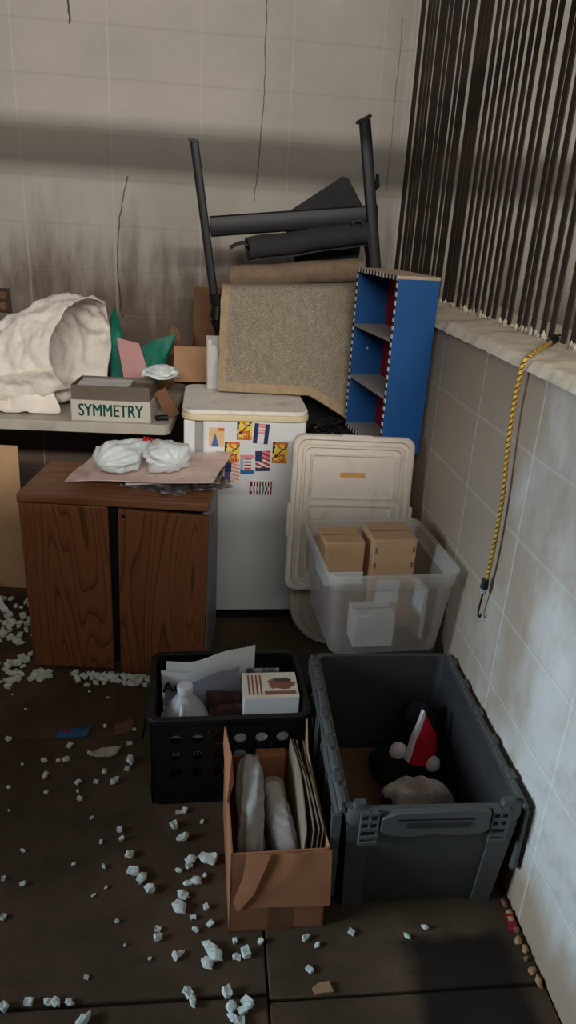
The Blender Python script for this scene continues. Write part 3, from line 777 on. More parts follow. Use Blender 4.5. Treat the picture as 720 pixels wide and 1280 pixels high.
c1 = carton('cardboard_box', (.542, 1.925, .3205), (.135, .13, .30), M['cardtan'], 'taller tan cardboard box at the right inside the clear tub', R(4))
for sx in (-1, 1):
    for zz in (.265, .215):
        bm = bmesh.new(); bx(-.003, .003, -.0662, -.065, -.008, .008, bm); finish(bm, 'staple_slot', M['carddark'], c1, (sx*.058, 0, zz))
carton('brown_box', (.409, 1.93, .3205), (.11, .12, .14), M['carddark'], 'brown box lowest in the left stack inside the clear tub', R(5))
carton('white_box', (.396, 1.93, .4615), (.122, .118, .044), M['white'], 'flat white box under the ribbed cardboard box in the clear tub', R(5))
e = carton('cardboard_box', (.394, 1.93, .5065), (.122, .115, .098), M['cardtan'], 'smaller ribbed tan cardboard box on the left inside the clear tub', R(4))
bm = bmesh.new()
for q in range(11): bx(-.045 + q*.009, -.042 + q*.009, -.0585, -.0574, .012, .086, bm)
finish(bm, 'ribbed_panel', M['cardtan'], e)
carton('white_box', (.478, 1.790, .3205), (.122, .085, .108), M['white'], 'small white box low at the front of the clear tub', R(3))
bm = bmesh.new(); box(bm, (0, 0, .09), (.068, .012, .18), rot=(R(6), 0, R(-4)))
tag(finish(bm, 'paper_wad', M['white'], None, (.530, 1.840, .3215)), 'white paper slip standing between the boxes in the clear tub', 'paper')
bk = empty('thin_book', (.628, 1.830, .3215), 'thin book with a red spine standing at the right wall of the clear tub', 'book', rz=R(12))
bm = bmesh.new(); bx(-.006, .006, -.04, .04, 0, .17, bm); finish(bm, 'cover', M['white'], bk)
bm = bmesh.new(); bx(.0062, .0085, -.04, .04, 0, .17, bm); bx(-.008, .0085, .04, .042, 0, .17, bm); finish(bm, 'back_cover', PAL['red'], bk)

# ------------------------------------------------------------------ big grey tote
gt = empty('grey_tote', (.497, 1.425, 0), 'big open grey plastic tote with hinged flaps hanging down, against the right wall', 'tote', rz=R(-1))
TW0, TD0, TW1, TD1, TH = .345, .535, .378, .575, .315
bm = bmesh.new()
rloft(bm, [(TW0 - .01, TD0 - .01, .02, .0), (TW0, TD0, .022, .006), (TW1, TD1, .026, TH - .04)], True, False)
finish(bm, 'tote_wall', M['tote'], gt, angle=45)
bm = bmesh.new()
rloft(bm, [(TW0 - .012, TD0 - .012, .02, .008), (TW1 - .008, TD1 - .008, .022, TH)], True, False)
finish(bm, 'tote_lining', M['totein'], gt, angle=45)
bm = bmesh.new()
rloft(bm, [(TW1, TD1, .026, TH - .042), (TW1 + .024, TD1 + .026, .03, TH - .040), (TW1 + .028, TD1 + .030, .03, TH - .030), (TW1 + .028, TD1 + .030, .03, TH - .006), (TW1 + .022, TD1 + .024, .028, TH), (TW1 - .008, TD1 - .008, .022, TH)], False, False)
finish(bm, 'rim', M['tote'], gt, angle=45)
yf = -TD1/2
def side(fx):
    pass
# front buttresses
for s in (-1, 1):
    bm = bmesh.new(); n = 1
    a = [(s*.155 - .022, 0), (s*.155 + .022, 0), (s*.165 + .026, TH - .045), (s*.165 - .026, TH - .045)]
    lo, hi = -TD0/2 - .006, yf - .007
    vs = [bm.verts.new((x, (lo if z == 0 else hi), z)) for x, z in a] + [bm.verts.new((x, (lo if z == 0 else hi) + .012, z)) for x, z in a]
    for f in ((0,1,2,3), (0,4,5,1), (1,5,6,2), (2,6,7,3), (3,7,4,0)): bm.faces.new([vs[i] for i in f])
    finish(bm, 'buttress', M['tote'], gt, smooth=False)
    # hinge ladder with slots
    bm = bmesh.new()
    X = s*.145
    bx(X - .021, X - .016, yf - .022, yf - .012, TH - .085, TH + .004, bm); bx(X + .016, X + .021, yf - .022, yf - .012, TH - .085, TH + .004, bm); bx(X - .003, X + .003, yf - .022, yf - .012, TH - .05, TH + .004, bm)
    for zz in (0, -.022, -.044, -.066, -.083): bx(X - .021, X + .021, yf - .023, yf - .013, TH + zz - .006, TH + zz + .004, bm)
    finish(bm, 'hinge_ladder', M['tote'], gt, bevel=.0015)
    bm = bmesh.new(); bx(X - .018, X + .018, yf - .0135, yf - .012, TH - .08, TH, bm); finish(bm, 'hinge_slot', M['dark'], gt)
# wavy front grip
bm = bmesh.new()
poly = [(-.12, TH - .012), (-.085, TH + .004), (.085, TH + .010), (.12, TH + .002), (.12, TH - .048)]
for i in range(13): 
    u = i/12; poly.append((.11 - .22*u, TH - .056 - .008*abs(math.sin(u*PI*2))))
poly.append((-.12, TH - .048))
prism(bm, poly, 'y', yf - .026, yf - .010); finish(bm, 'front_grip', M['tote'], gt, bevel=.002)
bm = bmesh.new(); bx(-.085, .085, yf - .0265, yf - .025, TH - .0165, TH - .0125, bm); finish(bm, 'grip_slot', M['dark'], gt)
bm = bmesh.new(); bx(-.065, .075, yf - .0285, yf - .026, TH - .036, TH - .020, bm); finish(bm, 'grip_plate', M['totein'], gt, bevel=.001)
for s in (-1, 1):
    bm = bmesh.new(); rloft(bm, [(.03, .02, .005, 0), (.026, .016, .005, .014)]); finish(bm, 'rim_lug', M['tote'], gt, (s*.165, yf + .002, TH - .001))
# panel lines on front
# side flaps: interlocking lid halves hanging down
def flap(s):
    bm = bmesh.new(); X = s*(TW1/2 + .0185)
    L = TD1/2 + .004
    n = 9; prof = []
    tilt = 0 if s > 0 else .012
    depth = .27 if s < 0 else .20
    th = .007
    top, bot = TH - .012, TH - .012 - depth
    poly = [(-L, top), (L, top), (L, bot + .02)]
    for i in range(n + 1):          # toothed free edge
        yb = L - 2*L*(i/(n)); z = bot + (.018 if i % 2 else 0)
        poly.append((yb, z)); 
        if i < n: poly.append((yb - 2*L/n*.35, z))
    poly.append((-L, bot + .03))
    prism(bm, poly, 'x', X - th/2 if s > 0 else X - th, X + th/2 if s > 0 else X)
    for i in range(6):              # stiffening ribs on the outer face
        yy = -L + .04 + i*(2*L - .08)/5
        bx(X - (.012 if s < 0 else .0), X + (.0 if s < 0 else .006), yy - .004, yy + .004, bot + .03, top - .02, bm)
    # raised front lip
    bx(min(X - .016*(s < 0), X) - .002, X + .004 + .004*(s > 0), -L - .003, -L + .006, bot + .025, top - .004, bm)
    o = finish(bm, 'lid_flap', M['tote'], gt, smooth=False, bevel=.0015)
    return o
flap(-1); flap(1)
for s in (-1, 1):                    # hinge knuckles along the side rims, irregular
    bm = bmesh.new(); yy = -TD1/2 + .01; i = 0
    while yy < TD1/2 - .03:
        L = (.05, .03, .062, .036)[i % 4]
        box(bm, (s*(TW1/2 + .010 + .005*(i % 2)), yy + L/2, TH - .001 + .002*(i % 2)), (.013 + .007*(i % 2), L, .011)); yy += L + .012; i += 1
    tube(bm, [(s*(TW1/2 + .015), -TD1/2 - .008, TH - .004), (s*(TW1/2 + .015), TD1/2, TH - .004)], .0075, 8)
    finish(bm, 'hinge_rail', M['tote'], gt, bevel=.002)
# brown board on the bottom
bm = bmesh.new(); box(bm, (0, 0, 0), (.30, .49, .004)); tag(finish(bm, 'cardboard_sheet', M['carddark'], None, (.497, 1.425, .0115), (0, 0, R(-1))), 'brown cardboard sheet lining the bottom of the big grey tote', 'cardboard')
FZ = .0145
# black plush hat-like toy and fleece
pt = empty('plush_toy', (.572, 1.575, FZ), 'black plush toy with a red patch and white pads inside the big grey tote', 'toy')
bm = bmesh.new()
blob(bm, (.030, .012, .10), (.058, .05, .125), .12, 2, 1, 4, flat_z=0, rot=(0, R(-4), 0)); blob(bm, (-.055, -.045, .06), (.065, .055, .062), .22, 2, 6, 4, flat_z=0)
blob(bm, (.03, -.02, .04), (.06, .06, .042), .2, 2, 8, 3, flat_z=0)
finish(bm, 'plush_body', M['plushblack'], pt, angle=80)
def patch(name, tri, mat, dep=.012):
    bm = bmesh.new(); 
    f = bm.faces.new([bm.verts.new(p) for p in tri]); bmesh.ops.triangulate(bm, faces=[f]); bmesh.ops.subdivide_edges(bm, edges=bm.edges[:], cuts=4, use_grid_fill=True)
    c = sum((Vector(p) for p in tri), Vector())/len(tri)
    rad = max((Vector(p) - c).length for p in tri)
    for v in bm.verts: v.co.y -= .012*(1 - ((v.co - c).length/rad)**2)
    bmesh.ops.solidify(bm, geom=bm.faces[:], thickness=dep); return finish(bm, name, mat, pt, angle=70)
patch('red_patch', [(.012, -.034, .235), (.045, -.040, .175), (.052, -.046, .125), (.03, -.075, .085), (-.028, -.078, .100), (-.012, -.05, .165)], M['plushred'])
patch('white_stripe', [(.010, -.036, .243), (.013, -.036, .230), (-.012, -.052, .165), (-.028, -.080, .098), (-.038, -.080, .112), (-.022, -.052, .172)], M['plushwhite'], .013)
bm = bmesh.new(); blob(bm, (-.052, -.068, .128), (.026, .016, .026), .18, 2, 3, 3); finish(bm, 'white_pad', M['plushwhite'], pt, angle=80)
bm = bmesh.new(); blob(bm, (.045, -.085, .095), (.022, .018, .024), .12, 2, 5, 3); finish(bm, 'white_pad', M['plushwhite'], pt, angle=80)
bm = bmesh.new()
def flc(u, v):
    x = -.085 + .172*u; yy = -.05 + .10*v
    z = .125*(math.sin(PI*min(1, max(0, u*.9 + .05)))**.5)*(math.sin(PI*min(1, v*.85 + .12))**.6)
    z += .020*abs(noise.noise(Vector((u*4 + v*1.2, v*2, 1)))) * 2 - .012 + .012*math.sin(u*14 + v*3)
    return Vector((x + .01*math.sin(v*6), yy + .01*math.sin(u*9), max(.003, z)))
sheet(bm, flc, 40, 24, thick=.004)
tag(finish(bm, 'fleece_cloth', M['fleece'], None, (.560, 1.41, FZ), (0, 0, 0), angle=80), 'cream fleece cloth bunched before the black plush toy in the grey tote', 'cloth')

# ------------------------------------------------------------------ front cardboard box
fb = empty('cardboard_box', (.152, 1.275, 0), 'open reddish cardboard box in front of the black crate, stuffed with wrap and folders', 'box', rz=R(1.5))
w, d, h, t = .212, .345, .235, .004
bm = bmesh.new(); bx(-w/2, w/2, -d/2, -d/2+t, 0, h, bm); bx(-w/2, w/2, d/2-t, d/2, 0, h - .04, bm); bx(-w/2, -w/2+t, -d/2, d/2, 0, h, bm); bx(w/2-t, w/2, -d/2, d/2, 0, h, bm); bx(-w/2, w/2, -d/2, d/2, 0, t, bm)
finish(bm, 'carton_body', M['cardred'], fb)
bm = bmesh.new(); bx(-.02, .035, -d/2 - .0008, -d/2, .002, h - .1, bm); finish(bm, 'packing_tape', M['carddark'], fb)
bm = bmesh.new()
def fflap(u, v):
    xl = -.023 - .066*v**.9; x = xl + (.110 - xl)*u; z = h - .002 - .122*v
    return Vector((x, -d/2 - .004 - .030*v + .004*noise.noise(Vector((u*3, v*3, 0))), z + .004*math.sin(u*5)*v))
sheet(bm, fflap, 12, 8, thick=.003); ff = finish(bm, 'front_flap', M['cardred'], fb, angle=50)
bm = bmesh.new()
A3 = [(-.074, -d/2 - .002, h + .002), (-.022, -d/2 - .006, h + .001), (-.056, -d/2 - .0275, h - .085), (-.090, -d/2 - .0355, h - .124), (-.100, -d/2 - .027, h - .104), (-.080, -d/2 - .013, h - .056)]
f = bm.faces.new([bm.verts.new(p) for p in A3]); bmesh.ops.triangulate(bm, faces=[f]); bmesh.ops.solidify(bm, geom=bm.faces[:], thickness=.003)
finish(bm, 'torn_corner', M['cardred'], ff)
bm = bmesh.new(); vs = [(-w/2, -.03, h), (-w/2, d/2, h), (-w/2 + .002, d/2 - .01, h + .06), (-w/2 + .012, d/2 - .10, h + .045), (-w/2 + .012, .02, h + .012)]
f = bm.faces.new([bm.verts.new(p) for p in vs]); bmesh.ops.triangulate(bm, faces=[f]); bmesh.ops.solidify(bm, geom=bm.faces[:], thickness=.004); finish(bm, 'left_flap', M['cardred'], fb)
bm = bmesh.new(); vs = [(w/2, -d/2, h), (w/2, d/2, h), (w/2 - .004, d/2 - .01, h + .075), (w/2 - .012, d/2 - .09, h + .04), (w/2 - .004, -d/2 + .05, h + .008)]
f = bm.faces.new([bm.verts.new(p) for p in vs]); bmesh.ops.triangulate(bm, faces=[f]); bmesh.ops.solidify(bm, geom=bm.faces[:], thickness=.004); finish(bm, 'right_flap', M['card'], fb)
# contents
bm = bmesh.new()
def bub(u, v):
    a = 2*PI*u; e = max(.05, (1 - abs(2*v - 1)**6))**.5
    rx, rz = .029*e, .058*e
    q = Vector((math.copysign(abs(math.cos(a))**.6, math.cos(a))*rx, 0, math.copysign(abs(math.sin(a))**.7, math.sin(a))*rz))
    q += Vector((-.056 + .010*v, -.150 + .275*v, .125 + .085*v))
    w_ = noise.noise(q*22)*.006 + abs(noise.noise(q*45))*.005 + .004*math.sin(a*7 + v*9)
    return q + Vector((math.cos(a), 0, math.sin(a)))*w_
sheet(bm, bub, 48, 50)
tag(finish(bm, 'bubble_wrap', M['bubble'], None, (.152, 1.275, .006), (0, 0, R(1.5)), angle=80), 'long wad of cloudy bubble wrap at the left in the open cardboard box', 'bubble wrap')
wp = empty('wrapped_pack', (.168, 1.255, .10), 'white pack in shiny clear film in the middle of the open cardboard box', 'package', rz=R(6))
bm = bmesh.new(); box(bm, (0, 0, .05), (.040, .20, .085), rot=(R(6), 0, 0)); finish(bm, 'white_pad', M['white'], wp, bevel=.012, seg=3)
def flm(u, v):
    a = 2*PI*u; e = max(.04, (1 - abs(2*v - 1)**8))**.5
    q = Vector((math.copysign(abs(math.cos(a))**.55, math.cos(a))*.028*e, -.118 + .236*v, .05 + math.copysign(abs(math.sin(a))**.55, math.sin(a))*.055*e + .024*(v - .5)))
    w_ = noise.noise(q*30)*.004 +   .0010*math.sin(v*40 + 5*math.sin(a*2)) + abs(noise.noise(q*60))*.003
    return q + Vector((math.cos(a), 0, math.sin(a)))*w_
bm = bmesh.new(); sheet(bm, flm, 44, 60); finish(bm, 'clear_film', M['film_clear'], wp, angle=60)
for q in range(4):
    bm = bmesh.new()
    def fol(u, v, q=q): return Vector((.006*math.sin(u*3 + q) + .010*v, -.145 + .29*u, .275*v*(1 - .14*abs(u - .55 + .05*q)) ))
    sheet(bm, fol, 12, 6, thick=.0025)
    tag(finish(bm, 'kraft_folder', M['kraft'], None, (.201 + q*.011, 1.277, .006), (0, 0, R(1.5)), angle=60), 'thin kraft folder standing in the row along the right side of the cardboard box', 'folder', 'kraft folders in the cardboard box')
bm = bmesh.new(); box(bm, (0, 0, .11), (.075, .03, .215), rot=(R(-4), 0, 0)); tag(finish(bm, 'small_carton', M['cardred'], None, (.158, 1.415, .006), bevel=.002), 'small reddish carton standing at the back of the open cardboard box', 'box')

# ------------------------------------------------------------------ black milk crate
mc = empty('black_crate', (.052, 1.64, 0), 'black plastic crate with round holes, in front of the wooden cabinet', 'crate', rz=R(1.5))
KW, KD, KH = .41, .295, .275
def frame_panel(W_, H_, holes, axis, pos, th, name):
    """panel with round holes: quads around circles in a cell grid"""
    bm = bmesh.new(); cols, rows, r, x0, x1, z0, z1 = holes
    def P(u, v, t): return (u, t, v) if axis == 'y' else (t, u, v)
    cw, ch = (x1 - x0)/cols, (z1 - z0)/rows; n = 16
    for i in range(cols):
        for j in range(rows):
            cx, cz = x0 + cw*(i + .5), z0 + ch*(j + .5); ins = []; outs = []
            for q in range(n):
                a = 2*PI*q/n; ca, sa = math.cos(a), math.sin(a); m = max(abs(ca)/(cw/2), abs(sa)/(ch/2))
                ins.append((cx + r*ca, cz + r*sa)); outs.append((cx + ca/m, cz + sa/m))
            for t in (pos, pos + th):
                A_ = [bm.verts.new(P(u, v, t)) for u, v in ins]; B_ = [bm.verts.new(P(u, v, t)) for u, v in outs]
                for q in range(n): bm.faces.new((A_[q], A_[(q+1) % n], B_[(q+1) % n], B_[q]))
            A_ = [bm.verts.new(P(u, v, pos)) for u, v in ins]; B_ = [bm.verts.new(P(u, v, pos + th)) for u, v in ins]
            for q in range(n): bm.faces.new((A_[q], A_[(q+1) % n], B_[(q+1) % n], B_[q]))
    def qb(u0, u1, v0, v1):
        a = P(u0, v0, pos); b = P(u1, v1, pos + th); bx(min(a[0], b[0]), max(a[0], b[0]), min(a[1], b[1]), max(a[1], b[1]), v0, v1, bm)
    qb(-W_/2, x0, 0, H_); qb(x1, W_/2, 0, H_); qb(x0, x1, 0, z0); qb(x0, x1, z1, H_)
    return finish(bm, name, M['black'], mc, smooth=False)
frame_panel(KW, KH, (6, 3, .0165, -.168, .168, .075, .235), 'y', -KD/2, .006, 'front_wall')
frame_panel(KW, KH, (6, 3, .0165, -.168, .168, .075, .235), 'y', KD/2 - .006, .006, 'back_wall')
frame_panel(KD, KH, (5, 3, .0165, -.115, .115, .075, .235), 'x', -KW/2, .006, 'side_wall')
frame_panel(KD, KH, (5, 3, .0165, -.115, .115, .075, .235), 'x', KW/2 - .006, .006, 'side_wall')
bm = bmesh.new(); rloft(bm, [(KW, KD, .03, KH - .012), (KW + .022, KD + .022, .035, KH - .010), (KW + .022, KD + .022, .035, KH + .006), (KW - .012, KD - .012, .025, KH + .006), (KW - .012, KD - .012, .025, KH - .012)], False, False)
finish(bm, 'rim', M['black'], mc, bevel=.002)
finish(bx(-KW/2 + .006, KW/2 - .006, -KD/2 + .006, KD/2 - .006, .004, .010), 'bottom', M['black'], mc)
bm = bmesh.new(); rloft(bm, [(KW + .01, KD + .01, .03, 0), (KW + .01, KD + .01, .03, .03)], False, False); finish(bm, 'base_band', M['black'], mc)
CR = (.052, 1.64)
# what stands in the crate
text_parent = None
wb = empty('white_box', (.168, 1.616, .0115), 'white box with a reddish printed top in the black crate', 'box', rz=R(1))
bm = bmesh.new(); box(bm, (0, 0, .137), (.150, .112, .274)); finish(bm, 'carton_body', M['white'], wb, bevel=.002)
bm = bmesh.new(); box(bm, (0, 0, .2755), (.150, .112, .002)); finish(bm, 'printed_lid', PAL['cream'], wb)
bm = bmesh.new(); 
for q in range(4): bx(-.062 + q*.011, -.057 + q*.011, -.045, .045, .2767, .2772, bm)
bx(-.018, .068, -.046, -.030, .2767, .2772, bm)
blob(bm, (.03, .005, .2765), (.036, .026, .0012), .5, 3, 2, 3); finish(bm, 'red_print', flat('brick_ink', 150, 92, 76), wb)
bm = bmesh.new(); blob(bm, (.035, .018, .2775), (.022, .010, .0012), .5, 3, 6, 3); finish(bm, 'grey_print', flat('slate_ink', 80, 74, 70), wb)
jg = empty('plastic_jug', (-.064, 1.583, .0115), 'cloudy plastic jug with a white cap at the front left of the black crate', 'jug')
bm = bmesh.new()
rloft(bm, [(.10, .10, .02, 0), (.135, .135, .03, .01), (.14, .14, .035, .15), (.13, .13, .05, .19), (.095, .095, .045, .235), (.05, .05, .0249, .265), (.036, .036, .0179, .272), (.036, .036, .0179, .285)]); finish(bm, 'jug_body', M['jug'], jg, angle=60)
bm = bmesh.new(); tube(bm, [(0, 0, .280), (0, 0, .302)], .021, 20); finish(bm, 'cap', M['white'], jg, bevel=.002)
bm = bmesh.new(); tube(bm, [(-.005, -.03, .262), (-.008, -.058, .235), (-.010, -.070, .19), (-.010, -.071, .16)], .008, 8); finish(bm, 'handle', M['jug'], jg)
def page(name, mat, label, pts, y, dz, bend=.02, thick=.0015):
    """sheet between four corners given in 3-D: bl, br, tr, tl"""
    bl, br, tr, tl = [Vector(p) for p in pts]
    bm = bmesh.new()
    sheet(bm, lambda u, v: bl.lerp(br, u).lerp(tl.lerp(tr, u), v) + Vector((0, -bend*math.sin(PI*u), .006*math.sin(u*9 + v*2))), 16, 8, thick=thick)
    return tag(finish(bm, name, mat, None, angle=60), label, 'paper')
page('paper_sheet', M['white'], 'white sheet sticking highest out of the black crate at the back', [(-.125, 1.735, .09), (.13, 1.74, .12), (.130, 1.725, .353), (-.122, 1.715, .295)], 0, 0)
page('paper_sheet', M['white'], 'white sheet in front of the highest one in the crate', [(-.13, 1.715, .07), (.09, 1.72, .10), (.09, 1.700, .318), (-.135, 1.690, .282)], 0, 0)
pg = page('newspaper_page', M['paper2'], 'grey blue printed page with dark lettering leaning in the black crate', [(-.118, 1.672, .07), (.078, 1.69, .10), (.084, 1.672, .316), (-.125, 1.662, .256)], 0, 0)
text('page_lettering', 'Act', .045, PAL['black'], pg, (-.096, 1.652, .256), (R(82), 0, R(4)), bold=.001)
# jumble of dark prints in the middle
for (x, y, rz, tl_, hh, mt, lab) in ((.050, 1.60, 12, 10, .215, 'clutter', 'dark red printed booklet upright in the middle of the black crate'), (.04, 1.635, -8, 6, .235, 'clutter', 'dark booklet behind the red one in the black crate'), (.055, 1.575, 4, 14, .19, 'clutter', 'dark pinkish pamphlet beside the white box in the crate'), (.155, 1.715, 2, 4, .255, 'magazine', 'dark folder at the back right of the black crate')):
    bm = bmesh.new(); box(bm, (0, 0, hh/2), (.095, .010, hh), rot=(R(-tl_)*.5, 0, 0)); tag(finish(bm, 'booklet', M[mt], None, (x, y, .0125), (0, 0, R(rz)*.4)), lab, 'booklet')
bm = bmesh.new(); sheet(bm, lambda u, v: Vector((-.10 + .20*u, .002*math.sin(u*7), .225*v)), 10, 4, thick=.0012)
tag(finish(bm, 'paper_sheet', M['white'], None, (.142, 1.5045, .0115), (0, 0, R(1.5))), 'white sheet standing behind the right holes of the black crate front', 'paper')
fo = empty('black_folder', (-.064, 1.505, .0115), 'black folder with white letters seen through the left holes of the black crate', 'folder', rz=R(1.5))
bm = bmesh.new(); bx(-.055, .058, -.002, .002, 0, .190, bm); finish(bm, 'cover', M['black'], fo)
for (sx, tx) in ((-.026, 'FAB'), (.031, 'NT!')):
    text('lettering', tx, .019, M['greyside'], fo, (sx, -.0026, .141), (PI/2, 0, 0), depth=.0003)

# ------------------------------------------------------------------ bungee cord
bg = empty('bungee_cord', (.70, 1.55, .55), 'yellow and brown braided bungee cord hanging down the whitewashed half wall', 'cord')
Wb = lambda p: (p[0] - .70, p[1] - 1.55, p[2] - .55)
ctrl = [(.83, 1.695, 1.236), (.78, 1.63, 1.232), (.715, 1.556, 1.219), (.697, 1.547, 1.195), (.696, 1.551, 1.10), (.696, 1.543, 1.0), (.700, 1.534, .90), (.700, 1.530, .80), (.699, 1.532, .70), (.698, 1.540, .648)]
P = [Vector(Wb(p)) for p in ctrl]; pts = []
for i in range(len(P) - 1):
    p0, p1, p2, p3 = P[max(i-1, 0)], P[i], P[i+1], P[min(i+2, len(P)-1)]
    for q in range(8):
        t = q/8; pts.append(.5*((2*p1) + (p2 - p0)*t + (2*p0 - 5*p1 + 4*p2 - p3)*t*t + (3*p1 - p0 - 3*p2 + p3)*t**3))
pts.append(P[-1])
bm = bmesh.new(); tube(bm, pts, .0055, 10, uv=True); finish(bm, 'braided_cord', M['gold'], bg)
bm = bmesh.new(); tube(bm, [Wb((.815, 1.678, 1.236)), Wb((.842, 1.708, 1.240))], [.009, .012], 10); finish(bm, 'collar', M['black'], bg)
bm = bmesh.new(); tube(bm, [Wb((.842, 1.708, 1.240)), Wb((.862, 1.73, 1.248)), Wb((.874, 1.748, 1.244))], .0025, 6); finish(bm, 'hook', M['steel'], bg)
bm = bmesh.new(); tube(bm, [Wb((.698, 1.539, .660)), Wb((.698, 1.541, .632))], [.008, .0105], 10); finish(bm, 'collar', M['black'], bg)
bm = bmesh.new(); tube(bm, [Wb((.698, 1.541, .632)), Wb((.698, 1.543, .617))], .0085, 10); finish(bm, 'ferrule', M['greyside'], bg)
bm = bmesh.new(); tube(bm, [Wb(p) for p in ((.699, 1.543, .618), (.700, 1.552, .575), (.701, 1.557, .548), (.702, 1.551, .540), (.702, 1.543, .545), (.702, 1.540, .556))], .0026, 8); finish(bm, 'hook', M['steel'], bg)

# ------------------------------------------------------------------ left edge things
bm = bmesh.new(); bx(-.45, 0, 0, .006, 0, .61, bm)
tag(finish(bm, 'tan_cardboard', M['cardtan'], None, (-.765, 2.70, .0), (R(-4), 0, R(-6)), bevel=.001), 'tan cardboard panel standing on edge at the far left under the table', 'cardboard')
bm = bmesh.new()
sheet(bm, lambda u, v: Vector((-.12 + .17*u*(1 - .55*v), .02*math.sin(u*5) + .06*v, .115*v*(1 - .25*u) + .012*noise.noise(Vector((u*5, v*5, 0))))), 14, 10, thick=.003)
tag(finish(bm, 'white_wrapper', M['film'], None, (-.82, 2.50, .022), (0, 0, R(-10)), angle=70), 'white plastic wrapper lying at the left edge among the foam', 'wrapper')

# small litter on the floor
def litter(name, pts, z, mat, label, cat, loc, rz=0, th=.002, amp=.006):
    bm = bmesh.new(); f = bm.faces.new([bm.verts.new((x, y, 0)) for x, y in pts]); bmesh.ops.triangulate(bm, faces=[f]); bmesh.ops.subdivide_edges(bm, edges=bm.edges[:], cuts=3, use_grid_fill=True)
    for v in bm.verts: v.co.z = amp*(.5 + .5*noise.noise(Vector((v.co.x*60, v.co.y*60, len(label)))))
    bmesh.ops.solidify(bm, geom=bm.faces[:], thickness=th)
    zmin = min(v.co.z for v in bm.verts)
    for v in bm.verts: v.co.z -= zmin
    return tag(finish(bm, name, mat, None, (loc[0], loc[1], z), (0, 0, rz), angle=60), label, cat)
sn = empty('snack_wrapper', (-.41, 1.775, .001), 'blue snack wrapper with a red mark on the floor before the cabinet', 'wrapper', rz=R(3))
bm = bmesh.new(); sheet(bm, lambda u, v: Vector((-.046 + .09*u + .012*v, -.022 + .044*v, .006 + .006*math.sin(PI*v) + .002*noise.noise(Vector((u*6, v*4, 0))))), 12, 6, thick=.003); finish(bm, 'film', flat('dull_blue_film', 60, 100, 140), sn)
bm = bmesh.new(); blob(bm, (-.017, 0, .0145), (.007, .011, .001), .3, 2, 1, 2); finish(bm, 'red_mark', PAL['red'], sn)
litter('dry_leaf', [(-.035, -.03), (.01, -.025), (.03, .01), (.02, .035), (-.03, .02)], .0, M['carddark'], 'dry brown leaf on the floor left of the black crate', 'leaf', (-.255, 1.80), .2)
litter('tissue_wad', [(-.045, -.012), (-.01, -.02), (.03, -.018), (.045, .018), (.01, .014), (-.03, .012)], .0, M['plaster'], 'crumpled yellowish tissue wad on the floor left of the black crate', 'tissue', (-.300, 1.687), .1, .006, .016)
litter('wood_scrap', [(-.018, -.008), (.02, -.012), (.018, .010), (-.006, .012), (-.02, .006)], .0, M['card'], 'tan scrap on the bare floor in the foreground, right of the seam', 'scrap', (.242, .962), .2, .006, .006)
litter('red_scrap', [(-.012, -.024), (.006, -.026), (.010, .01), (-.002, .03), (-.010, .015)], .0, M['red'], 'red plastic scrap at the foot of the right wall by the grey tote', 'scrap', (.702, 1.09), 0, .004, .01)
rd = random.Random(3)
for q in range(9):
    y = 1.14 - q*.024 + rd.uniform(-.005, .005); x = .705 + rd.uniform(-.006, .003); w_ = rd.uniform(.005, .009)
    bm = bmesh.new(); blob(bm, (0, 0, .004), (w_, w_*rd.uniform(1, 2), rd.uniform(.003, .008)), .6, 2.5, q, 2, flat_z=0)
    tag(finish(bm, 'debris_lump', M['carddark'] if q % 3 == 0 else M['card'], None, (x, y, .0), (0, 0, rd.uniform(0, 3)), angle=60), 'crumb of tan debris in the line along the foot of the right wall', 'debris', 'debris along the right wall')
litter('paper_scrap', [(-.012, -.006), (.014, -.005), (.013, .007), (-.011, .006)], .0, M['white'], 'small white paper scrap on the floor before the left end of the black crate', 'scrap', (-.073, 1.452), .1, .002, .003)

# ------------------------------------------------------------------ foam crumbs
fm = []
rf = random.Random(11)
for q in range(9):
    bm = bmesh.new()
    e = (rf.uniform(.8, 1.5), rf.uniform(.7, 1.1), rf.uniform(.55, .85))
    if q % 2:
        blob(bm, (0, 0, e[2]*.8), e, .65, 1.6, q + 20, 2)
    else:
        box(bm, (0, 0, e[2]*.6), (e[0]*1.5, e[1]*1.4, e[2]*1.3), rot=(rf.uniform(-.3, .3), rf.uniform(-.3, .3), 0))
        bmesh.ops.subdivide_edges(bm, edges=bm.edges[:], cuts=3, use_grid_fill=True)
        for v in bm.verts: v.co += noise.noise_vector(v.co*1.3 + Vector((q*5, 0, 0)))*.35 + noise.noise_vector(v.co*3 + Vector((q*5, 2, 0)))*.15
    zm = min(v.co.z for v in bm.verts)
    for v in bm.verts: v.co.z -= zm
    me = bpy.data.meshes.new('foam_crumb'); bmesh.ops.recalc_face_normals(bm, faces=bm.faces); bm.to_mesh(me); bm.free(); me.materials.append(M['foam']); fm.append(me)
def crumb(x, y, s, label, group, z=0.0005):
    o = bpy.data.objects.new('foam_crumb', rf.choice(fm)); COL.objects.link(o)
    o.location = (x, y, z); o.rotation_euler = (0, 0, rf.uniform(0, 6.3)); o.scale = (s, s, s*rf.uniform(.8, 1.1))
    tag(o, label, 'foam crumb', group)
g1, l1 = 'foam crumbs left of the cabinet', 'pale foam crumb in the thick drift left of the wooden cabinet'
taken = []
def free(x, y, r):
    for a, b, c in taken:
        if (a - x)**2 + (b - y)**2 < (r + c)**2*.66: return False
    taken.append((x, y, r)); return True
n = 0; tries = 0
cxl = lambda y: -.612 + (y - 2.13)*.105        # the cabinet's left side
